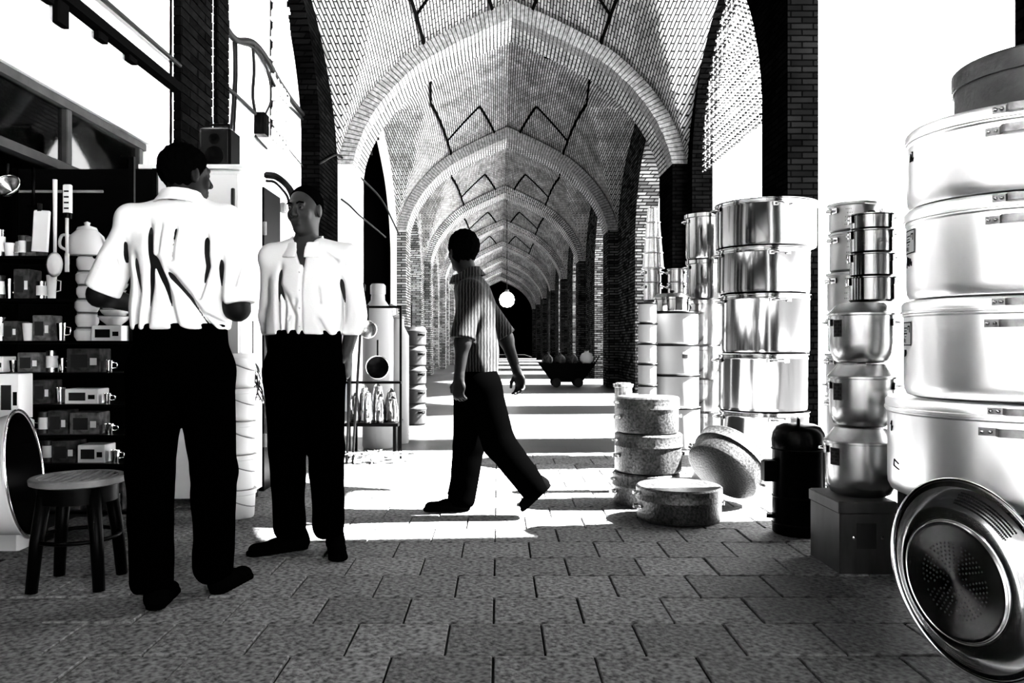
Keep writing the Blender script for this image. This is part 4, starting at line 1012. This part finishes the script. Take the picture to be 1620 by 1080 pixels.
# ================================================================== people (smooth implicit bodies turned into meshes)
def seg_d(P, a, b, ra, rb, fv=None, k=1.0):
    a = np.asarray(a, float); b = np.asarray(b, float); ab = b-a; L = max(float(ab @ ab), 1e-9)
    pa = P-a; t = np.clip(pa @ ab/L, 0, 1); q = pa-t[:, None]*ab
    if fv is not None:
        c = q @ fv; q = q+np.outer(c*(k-1), fv)
        return (np.sqrt((q*q).sum(1))-(ra+(rb-ra)*t))*(.75 if k > 1.2 else .9)
    return np.sqrt((q*q).sum(1))-(ra+(rb-ra)*t)
def ell_d(Q, c, s):
    q = Q-np.asarray(c, float); s = np.asarray(s, float); k0 = np.sqrt(((q/s)**2).sum(1)); k1 = np.sqrt(((q/s**2)**2).sum(1))+1e-9
    return k0*(k0-1)/k1
def smin(a, b, k):
    h = np.clip(.5+.5*(b-a)/k, 0, 1); return b*(1-h)+a*h-k*h*(1-h)
def smax(a, b, k): return -smin(-a, -b, k)
def limbs(P, prims, k):
    d = None
    for p in prims:
        e = seg_d(P, *p); d = e if d is None else smin(d, e, k)
    return d
def nets(fn, lo, hi, h):
    lo = np.asarray(lo, float); hi = np.asarray(hi, float); n = np.ceil((hi-lo)/h).astype(int)+1
    g = [lo[i]+h*np.arange(n[i]) for i in range(3)]
    G = np.stack(np.meshgrid(*g, indexing='ij'), -1).reshape(-1, 3)
    v = np.concatenate([fn(G[i:i+400000]) for i in range(0, len(G), 400000)]).reshape(n)
    ins = v < 0; c = n-1
    acc = np.zeros(tuple(c)+(3,)); cnt = np.zeros(tuple(c))
    for ax in range(3):
        o = [i for i in range(3) if i != ax]
        for da in (0, 1):
            for db in (0, 1):
                sl0 = [None]*3; sl1 = [None]*3
                sl0[ax] = slice(0, c[ax]); sl1[ax] = slice(1, c[ax]+1)
                for q, d in zip(o, (da, db)): sl0[q] = sl1[q] = slice(d, c[q]+d)
                A, B = v[tuple(sl0)], v[tuple(sl1)]; x = (A < 0) != (B < 0)
                t = np.where(x, A/(A-B+1e-12*(A == B)), 0)
                cnt += x; acc[..., ax] += t*x
                for q, d in zip(o, (da, db)): acc[..., q] += d*x
    act = cnt > 0; ids = -np.ones(tuple(c), int); ids[act] = np.arange(act.sum())
    I = np.argwhere(act); V = lo+h*(I+acc[act]/cnt[act][:, None]); F = []
    for ax in range(3):
        o = [(ax+1) % 3, (ax+2) % 3]
        A = np.take(ins, np.arange(0, n[ax]-1), axis=ax); B = np.take(ins, np.arange(1, n[ax]), axis=ax)
        E = np.argwhere(A != B); E = E[(E[:, o[0]] > 0) & (E[:, o[0]] < c[o[0]]) & (E[:, o[1]] > 0) & (E[:, o[1]] < c[o[1]])]
        s = A[tuple(E.T)]
        e0 = np.zeros(3, int); e0[o[0]] = 1; e1 = np.zeros(3, int); e1[o[1]] = 1
        q = np.stack([ids[tuple((E-e0-e1).T)], ids[tuple((E-e1).T)], ids[tuple(E.T)], ids[tuple((E-e0).T)]], 1)
        q[~s] = q[~s][:, ::-1]; F.append(q)
    return V, np.concatenate(F)
def net_mesh(name, blocks):
    V = []; F = []; n = 0
    for v, f in blocks: V.append(v); F.append(f+n); n += len(v)
    V = np.concatenate(V); F = np.concatenate(F)
    me = bpy.data.meshes.new(name); me.vertices.add(len(V)); me.vertices.foreach_set('co', V.astype(np.float32).ravel())
    me.loops.add(len(F)*4); me.loops.foreach_set('vertex_index', F.astype(np.int32).ravel())
    me.polygons.add(len(F)); me.polygons.foreach_set('loop_start', np.arange(0, len(F)*4, 4, dtype=np.int32))
    me.update(calc_edges=True); me.validate(); me.polygons.foreach_set('use_smooth', np.ones(len(me.polygons), bool)); return me
def bounds(prims, pad):
    a = np.array([p[0] for p in prims]+[p[1] for p in prims], float); r = max(max(p[2], p[3]) for p in prims)
    return a.min(0)-r-pad, a.max(0)+r+pad
def un(v): v = np.asarray(v, float); return v/np.linalg.norm(v)
def cloth_noise(P, s, ph):
    return (np.sin(P[:,0]*s+ph+1.7*np.sin(P[:,2]*s*.6+ph))+np.sin(P[:,1]*s*.9-ph+1.3*np.sin(P[:,2]*s*.45))+np.sin(P[:,2]*s*.55+P[:,0]*s*.5+ph*2))/3

def head_fns(c, fw, up, sc):
    fw = un(fw); up = un(np.asarray(up, float)-fw*np.dot(up, fw)); rt = np.cross(fw, up); B = np.stack([rt, fw, up], 1); c = np.asarray(c, float)
    def loc(P): return (P-c) @ B/sc
    def skull(Q): return smin(ell_d(Q, (0,-.012,.03), (.074,.094,.090)), ell_d(Q, (0,.022,-.035), (.060,.068,.088)), .03)
    def head(P):
        Q = loc(P); d = skull(Q)
        d = smin(d, seg_d(Q, (0,.066,-.098), (0,.060,-.098), .022, .022), .025)
        d = smin(d, seg_d(Q, (-.034,.078,.026), (.034,.078,.026), .011, .011), .014)
        for s in (-1, 1):
            d = smax(d, -(seg_d(Q, (s*.031,.104,.006), (s*.031,.100,.006), .015, .015)), .012)
            d = smin(d, seg_d(Q, (s*.030,.074,.006), (s*.031,.073,.006), .014, .014), .004)
            d = smin(d, seg_d(Q, (s*.045,.060,-.022), (s*.040,.062,-.03), .016, .018), .02)
            d = smin(d, ell_d(Q, (s*.077,-.006,-.006), (.010,.019,.033)), .008)
        d = smin(d, seg_d(Q, (0,.086,.014), (0,.110,-.026), .0085, .0125), .010)
        for s in (-1, 1): d = smin(d, seg_d(Q, (s*.012,.098,-.03), (s*.011,.1,-.031), .0085, .0085), .006)
        d = smin(d, seg_d(Q, (-.019,.084,-.058), (.019,.084,-.058), .0075, .0075), .006); d = smin(d, seg_d(Q, (-.016,.083,-.071), (.016,.083,-.071), .0085, .0085), .006)
        return d*sc
    return loc, skull, head, B
def hand_prims(w, d, n, s, L=1.0, curl=.5):
    """w wrist, d finger direction, n palm normal (where the fingers curl to), s side of the thumb"""
    w = np.asarray(w, float); d = un(d); n = un(np.asarray(n, float)-d*np.dot(n, d)); s = un(np.asarray(s, float)-d*np.dot(s, d)-n*np.dot(s, n))
    P = [(w-d*.01, w+d*.05*L, .026, .034, n, 1.7), (w+d*.05*L-s*.012, w+d*.088*L, .032, .036, n, 2.2)]
    for off, l, sp in ((.029,.072,.14), (.0095,.080,.04), (-.0095,.074,-.05), (-.028,.058,-.16)):
        b = w+d*.088*L+s*off; a = curl; cur = b
        dr = un(d+s*sp)
        for seg, rr in ((.45,.0092), (.32,.0085), (.26,.0075)):
            v = dr*math.cos(a)+n*math.sin(a); nx = cur+v*l*L*seg; P.append((cur, nx, rr, rr-.0006)); cur = nx; a += curl*.9
    b = w+d*.025*L+s*.026; m = b+un(d*.7+s*.65+n*.25)*.045*L; e = m+un(d*.95+s*.15+n*.35)*.034*L
    P += [(b, m, .0125, .0105), (m, e, .0105, .0085)]
    return P

def person(label, J, F, headF, sc, skin, hair_style, tops, lower, shoes, hands, hold=None, folds=None, sleeve='short', torso_w=1.0, dress=None):
    """J joints in metres; F torso forward; builds body, hair, shirt, trousers, belt, shoes"""
    J = {k: np.asarray(v, float) for k, v in J.items()}; F = un(F)
    t = thing('person', label, 'person', (float(J['pel'][0]), float(J['pel'][1]), 0.)); o0 = np.array([t.location.x, t.location.y, 0.])
    def obj(name, blocks, m, parent=None, lb=None):
        blocks = [(v-o0, f) for v, f in blocks]; return put(name, net_mesh(name, blocks), m, parent or t, None, None, lb)
    tw = torso_w
    torso = [(J['pel'], J['waist'], .150*tw, .142*tw, F, 1.45), (J['waist'], J['chest'], .142*tw, .165*tw, F, 1.5), (J['chest'], J['neck']-np.array([0,0,.07]), .165*tw, .10, F, 1.45),
             (J['shl'], J['shr'], .062, .062), (J['neck']-np.array([0,0,.05]), J['neck']+(J['head']-J['neck'])*.5, .058, .052)]
    arms = []; fore = []
    for s in 'lr':
        arms.append((J['sh'+s], J['el'+s], .056, .044)); fore.append((J['el'+s], J['wr'+s], .043, .028))
    legs = []
    for s in 'lr':
        legs += [(J['hip'+s], J['kn'+s], .083, .056), (J['kn'+s], J['an'+s], .056, .038)]
    body_pr = torso+arms+fore+legs
    loc, skull, headf, B = head_fns(J['head'], headF, J.get('headup', (0,0,1)), sc)
    lo, hi = bounds(body_pr, .02); hi[2] = min(hi[2], J['neck'][2]+.10)
    blocks = [nets(lambda P: limbs(P, body_pr, .035), lo, hi, .0125)]
    hc = J['head']; blocks.append(nets(lambda P: smin(headf(P), seg_d(P, J['neck']-np.array([0,0,.05]), hc-B[:,1]*.02-B[:,2]*.04, .056, .050), .03), hc-.16*np.ones(3)*sc-np.array([0,0,.06]), hc+.15*np.ones(3)*sc, .0045))
    for s, spec in hands.items():
        pr = hand_prims(J['wr'+s], *spec); lo, hi = bounds(pr, .012); fa = un(J['el'+s]-J['wr'+s])
        pr2 = pr[:2]+[(J['wr'+s], J['wr'+s]+fa*.05, .028, .03)]
        def hf(P, a=pr2, b=pr[2:]):
            d = limbs(P, a, .02)
            for p in b: d = smin(d, seg_d(P, *p), .006)
            return d
        blocks.append(nets(hf, lo, hi, .004))
    obj('body', blocks, skin)
    # hair
    def hairf(P):
        Q = loc(P); d = skull(Q)-.009
        d = d+.004*np.sin(Q[:,0]*160+np.sin(Q[:,2]*120))*np.sin(Q[:,1]*140) if hair_style != 'short' else d+.004
        a, b, c_ = {'full': (.75,.66,.018), 'short': (.80,.60,-.004), 'round': (.7,.7,.026)}[hair_style]
        cut = a*Q[:,1]-b*Q[:,2]-c_; d = smax(d, cut, .008)
        if hair_style == 'round': d = d-.006
        return smax(d, -.082-Q[:,2], .01)*sc
    obj('hair', [nets(hairf, hc-.16*np.ones(3)*sc, hc+.16*np.ones(3)*sc, .0055)], 'hair')
    if dress and dress.get('eyes'):
        for s in (-1, 1):
            p = hc+B @ np.array([s*.031,.078,.006])*sc-o0
            e = MB().lathe([(0,-.012),(.009,-.008),(.012,0),(.009,.008),(.005,.0112)], 16).build('eye', 'eye_white', t, True, tuple(p)); e.rotation_euler = Vector(B[:,1]).to_track_quat('Z','Y').to_euler()
            MB().lathe([(.0055,.0108),(.003,.0122),(0,.0126)], 12).build('iris', 'ink', e, True)
            MB().tube([tuple(hc+B @ np.array([s*.014,.094,.027])*sc-o0), tuple(hc+B @ np.array([s*.03,.096,.033])*sc-o0), tuple(hc+B @ np.array([s*.048,.082,.028])*sc-o0)], .004, 6).build('eyebrow', 'hair', t, True)
    # shirt
    infl = .014
    st = [(p[0], p[1], p[2]+infl, p[3]+infl)+tuple(p[4:]) for p in torso[:4]]
    st[0] = (J['pel'], J['waist'], .172*tw+infl, .162*tw+infl, F, 1.45); st[1] = (J['waist'], J['chest'], .162*tw+infl, .160*tw+infl, F, 1.45)
    sl = []; ends = []
    for s in 'lr':
        u = un(J['el'+s]-J['sh'+s])
        if sleeve == 'short':
            e = J['el'+s]-u*.015; sl.append((J['sh'+s], e+u*.03, .064, .072)); ends.append((e, u, J['sh'+s]))
        else:
            u2 = un(J['wr'+s]-J['el'+s]); sl.append((J['sh'+s], J['el'+s], .064, .056)); sl.append((J['el'+s], J['wr'+s]-u2*.01, .056, .042))
    hem = tops['hem']
    def shirtf(P):
        d = limbs(P, st, .05)
        for i, p in enumerate(sl):
            e = seg_d(P, *p)
            if sleeve == 'short': e = smax(e, (P-ends[i][0]) @ ends[i][1], .006)
            d = smin(d, e, .014)
        d = smax(d, -(seg_d(P, J['neck']+un(J['head']-J['neck'])*.03, J['neck']+un(J['head']-J['neck'])*.2, .066, .075)), .01)
        if tops.get('open'):
            q = P-J['neck']; zz = q[:,2]+.105; sd = np.abs(q @ np.array([-F[1], F[0], 0.])); f = q @ F
            d = smax(d, -np.maximum(np.maximum((sd-zz*.44)*.9, -zz), .02-f), .006)
        if folds: d = d+folds(P)
        return smax(d, hem-P[:,2], .012)
    lo, hi = bounds(st+sl, .025); lo[2] = max(lo[2], hem-.03); hi[2] = J['neck'][2]+.08
    sh = obj('shirt', [nets(shirtf, lo, hi, .006)], tops['mat'])
    # collar: a short upright band round the neck with a turned-down flap
    nk = J['neck']; ax = un(J['head']-J['neck']+np.array([0,0,.1]))
    def collarf(P):
        q = P-nk; z = q @ ax; r = np.sqrt(np.maximum((q*q).sum(1)-z*z, 0)); f = q @ F
        rr = .074+np.clip(.035-z, 0, .09)*.6+.006*np.clip(f/.07, -1, 1)
        d = np.abs(r-rr)-.006; open_ = np.clip(f/.07, 0, 1)*.03
        d = smax(d, z-(.045-open_), .004); d = smax(d, (-.012-(.045 if tops.get('open') else .02)*np.clip(f/.07, 0, 1))-z, .004)
        if tops.get('open'):
            side = np.abs(q @ np.cross(F, ax)); d = smax(d, .018+np.clip(z+.02,0,.1)*.2-np.where(f > 0, side, 1.), .004)
        return d*.8
    if tops.get('collar', True): obj('collar', [nets(collarf, nk-.14, nk+.13, .005)], tops['mat'], sh)
    # trousers
    lg = []
    pw = lower.get('w', 1.0)
    for s in 'lr':
        lg += [(J['hip'+s], J['kn'+s], .108*pw, .087*pw), (J['kn'+s], J['an'+s]+un(J['kn'+s]-J['an'+s])*.02, .087*pw, .077*pw)]
    top = [(J['pel'], J['waist'], .180*tw, .175*tw, F, 1.42), (J['hipl'], J['hipr'], .102*pw, .102*pw)]
    cuts = [(J['an'+s], un(J['an'+s]-J['kn'+s])) for s in 'lr']
    def trof(P):
        d = limbs(P, top, .05)
        for i in range(4):
            e = seg_d(P, *lg[i])
            if i % 2: e = smax(e, (P-cuts[i//2][0]) @ cuts[i//2][1]-.03, .006)
            d = smin(d, e, .03 if i % 2 == 0 else .02)
        d = d+.004*cloth_noise(P, 42, 1.3)*np.clip((J['pel'][2]-.25-P[:,2])*4, 0, 1)
        return smax(d, P[:,2]-lower['top'], .01)
    lo, hi = bounds(top+lg, .02); hi[2] = min(hi[2], lower['top']+.03); lo[2] = max(lo[2], .0)
    tr = obj('trousers', [nets(trof, lo, hi, .0095)], lower['mat'])
    wst = J['waist']*.35+J['pel']*.65
    # shoes
    for s in 'lr':
        hl, to, upv = [np.asarray(q, float) for q in shoes[s]]; d = un(to-hl); L = np.linalg.norm(to-hl); upv = un(upv-d*np.dot(upv, d)); sd = np.cross(d, upv)
        def shf(P, hl=hl, d=d, L=L, upv=upv, sd=sd, an=J['an'+s]):
            q = np.stack([(P-hl) @ d, (P-hl) @ sd, (P-hl) @ upv], 1)
            e = seg_d(q, (.03,0,.030), (L-.05,0,.026), .036, .042, np.array([0,0,1.]), 1.35)
            e = smin(e, seg_d(q, (.035,0,.06), (L*.52,0,.035), .036, .034), .03); e = smin(e, seg_d(q, (.045,0,.04), (.05,0,.10), .036, .038), .03)
            so = smax(np.abs(q[:,2]-.010)-.010, seg_d(np.stack([q[:,0],q[:,1],0*q[:,0]],1), (.035,0,0), (L-.045,0,0), .037, .046), .004)
            return smin(smax(e, .012-q[:,2], .004), so, .003)
        c = (hl+to)/2; obj('shoe', [nets(shf, c-.21, c+.21, .006)], 'leather_black')
    return t, sh, tr, o0

def V3(px, py, Y): return np.array(wp(px, py, Y))
# ---- man seen from behind
Y1 = 3.22
J1 = dict(pel=V3(287, 560, Y1), waist=V3(285, 500, Y1), chest=V3(284, 405, Y1), neck=V3(286, 322, Y1-.0), head=V3(294, 278, Y1+.03),
          shl=V3(212, 352, Y1), shr=V3(354, 352, Y1), ell=V3(158, 466, Y1+.0), elr=V3(376, 488, Y1-.02), wrl=V3(248, 492, Y1+.25), wrr=V3(330, 470, Y1+.27),
          hipl=V3(247, 590, Y1), hipr=V3(325, 590, Y1), knl=V3(238, 745, Y1-.02), knr=V3(338, 745, Y1+.04), anl=V3(240, 925, 3.14), anr=V3(338, 903, 3.33))
def creases(P, Y, sgn, lines):
    """narrow sunk creases drawn on the side of a torso at depth Y that faces the camera; lines of (points, half width, depth)"""
    side = np.clip((Y+.03-P[:,1])*14, 0, 1); u = np.stack([P[:,0], P[:,2]], 1); out = np.zeros(len(P))
    for pts, w, dp in lines:
        q = [np.array([wx(a, Y-.12), wz(b_, Y-.12)]) for a, b_ in pts]; n = len(q)-1
        for k in range(n):
            ab = q[k+1]-q[k]; t = np.clip((u-q[k]) @ ab/(ab @ ab), 0, 1); dd = np.linalg.norm(u-q[k]-t[:, None]*ab, axis=1)
            s = (k+t)/n; env = np.clip(np.minimum(s, 1-s*.55)*5+.15, 0, 1)
            out = np.maximum(out, dp*env*np.exp(-(dd/w)**2))
    return out*side
def folds1(P):
    L = [([(230,345),(240,420),(228,528)], .014, .030), ([(276,352),(273,410)], .010, .018), ([(240,395),(262,450),(282,528)], .016, .032), ([(258,420),(300,472),(332,528)], .016, .030),
         ([(320,358),(324,420),(312,470)], .011, .020), ([(206,395),(212,460),(206,528)], .014, .026), ([(296,482),(352,518)], .012, .022), ([(252,350),(250,400)], .009, .014), ([(262,505),(300,528)], .012, .018), ([(345,395),(340,470),(352,520)], .012, .022),
         ([(168,400),(176,450)], .010, .016), ([(186,370),(178,440)], .010, .018), ([(372,400),(364,450)], .010, .016)]
    return creases(P, Y1, 1, L)+.004*cloth_noise(P, 38, .4)
person('man seen from behind in a white short-sleeved shirt and black trousers, arms folded forward', J1, (.12,1,0), (.62,.78,.0), .98, 'skin', 'full',
       dict(hem=wz(522, Y1), mat='shirt_white'), dict(top=wz(512, Y1), mat='trouser_black', w=1.02),
       dict(l=((wx(246,3.1),3.08,.0), (wx(240,3.1)-.02,3.34,.0), (0,0,1)), r=((wx(342,3.3),3.28,0), (wx(342,3.3)+.05,3.55,0), (0,0,1))),
       dict(l=((.8,.45,.1),(0,-.3,-1),(0,1,.2),1.0,.35), r=((-.75,.5,.15),(0,-.3,-1),(0,1,.2),1.0,.35)), folds=folds1, torso_w=1.04)
# ---- bald-cropped man facing the camera
Y2 = 3.98
J2 = dict(pel=V3(482, 565, Y2), waist=V3(484, 505, Y2), chest=V3(488, 440, Y2), neck=V3(486, 388, Y2), head=V3(483, 333, Y2-.03),
          shl=V3(548, 408, Y2), shr=V3(434, 408, Y2), ell=V3(562, 500, Y2+.06), elr=V3(428, 500, Y2+.06), wrl=V3(548, 560, Y2+.02), wrr=V3(436, 585, Y2+.12),
          hipl=V3(512, 590, Y2), hipr=V3(452, 590, Y2), knl=V3(516, 710, Y2-.02), knr=V3(454, 710, Y2-.02), anl=V3(520, 838, Y2), anr=V3(458, 840, Y2-.03))
def folds2(P):
    L = [([(481,396),(477,460),(478,540)], .007, .014), ([(436,440),(450,480),(447,535)], .014, .028), ([(446,455),(466,500),(462,540)], .014, .026), ([(470,470),(456,505)], .012, .018), ([(443,415),(437,470),(440,530)], .012, .026),
         ([(503,452),(506,480)], .007, .010), ([(534,430),(538,480),(530,535)], .012, .022), ([(500,500),(520,538)], .012, .018), ([(508,395),(530,412)], .009, .012), ([(556,440),(560,490)], .009, .014)]
    return creases(P, Y2, 1, L)+.004*cloth_noise(P, 36, 2.1)
t2, s2, tr2, o2 = person('man with cropped hair in an open-collared white shirt and black trousers facing the camera', J2, (-.06,-1,0), (-.34,-.92,-.06), .97, 'skin_pale', 'short',
       dict(hem=wz(530, Y2), mat='shirt_white', open=True), dict(top=wz(522, Y2), mat='trouser_black', w=.98),
       dict(r=((wx(470,3.95)+.03,Y2+.06,0), (wx(392,3.9),Y2-.10,0), (0,0,1)), l=((wx(523,3.95),Y2+.07,0), (wx(537,3.9)+.02,Y2-.2,0), (0,0,1))),
       dict(l=((.05,-.1,-1),(-1,.2,0),(0,-1,0),.95,.4), r=((-.05,.1,-1),(1,.2,0),(0,-1,0),.95,.4)), folds=folds2, sleeve='long', dress=dict(eyes=True))
for k in range(4):
    z_ = J2['chest'][2]+.02-k*.085; MB().lathe([(.0055,0),(.005,.0025),(0,.003)], 12, Matrix.Rotation(PI/2,4,'X')).build('button', 'button', s2, True, (float(J2['chest'][0]-o2[0])-.012, float(J2['chest'][1]-o2[1])-.128, float(z_)))
# ---- man walking to the left
Y3 = 4.85
nr, fa = Y3-.09, Y3+.09
J3 = dict(pel=V3(757, 600, Y3), waist=V3(757, 555, Y3), chest=V3(752, 488, Y3), neck=V3(742, 436, Y3), head=V3(732, 397, Y3),
          shl=V3(744, 462, Y3-.16), shr=V3(752, 462, Y3+.16), ell=V3(732, 540, Y3-.22), elr=V3(800, 535, Y3+.21), wrl=V3(726, 598, Y3-.22), wrr=V3(818, 588, Y3+.19),
          hipl=V3(762, 615, nr), hipr=V3(748, 615, fa), knl=V3(789, 700, nr), knr=V3(742, 702, fa), anl=V3(848, 776, nr), anr=V3(730, 792, fa))
def folds3(P): return .005*cloth_noise(P, 34, .9)-.004*np.abs(np.sin((P[:,2]*14+P[:,0]*20)*.8))**2
person('man in a striped shirt and dark trousers striding left across the sunlit floor', J3, (-1,-.1,0), (-.55,.80,.05), .97, 'skin', 'round',
       dict(hem=wz(592, Y3), mat='striped_cotton'), dict(top=wz(585, Y3), mat='trouser_black', w=1.08),
       dict(r=((wx(738,fa)+.02,fa,.004), (wx(670,fa),fa-.02,.004), (0,0,1)), l=((wx(872,nr),nr,wz(768,nr)), (wx(826,nr),nr-.01,wz(812,nr)+.01), (-.6,0,.7))),
       dict(l=((-.05,0,-1),(.5,.8,0),(-1,0,0),.95,.55), r=((.25,0,-1),(-.6,-.7,0),(-1,0,0),.95,.55)), folds=folds3, sleeve='short', torso_w=.88)
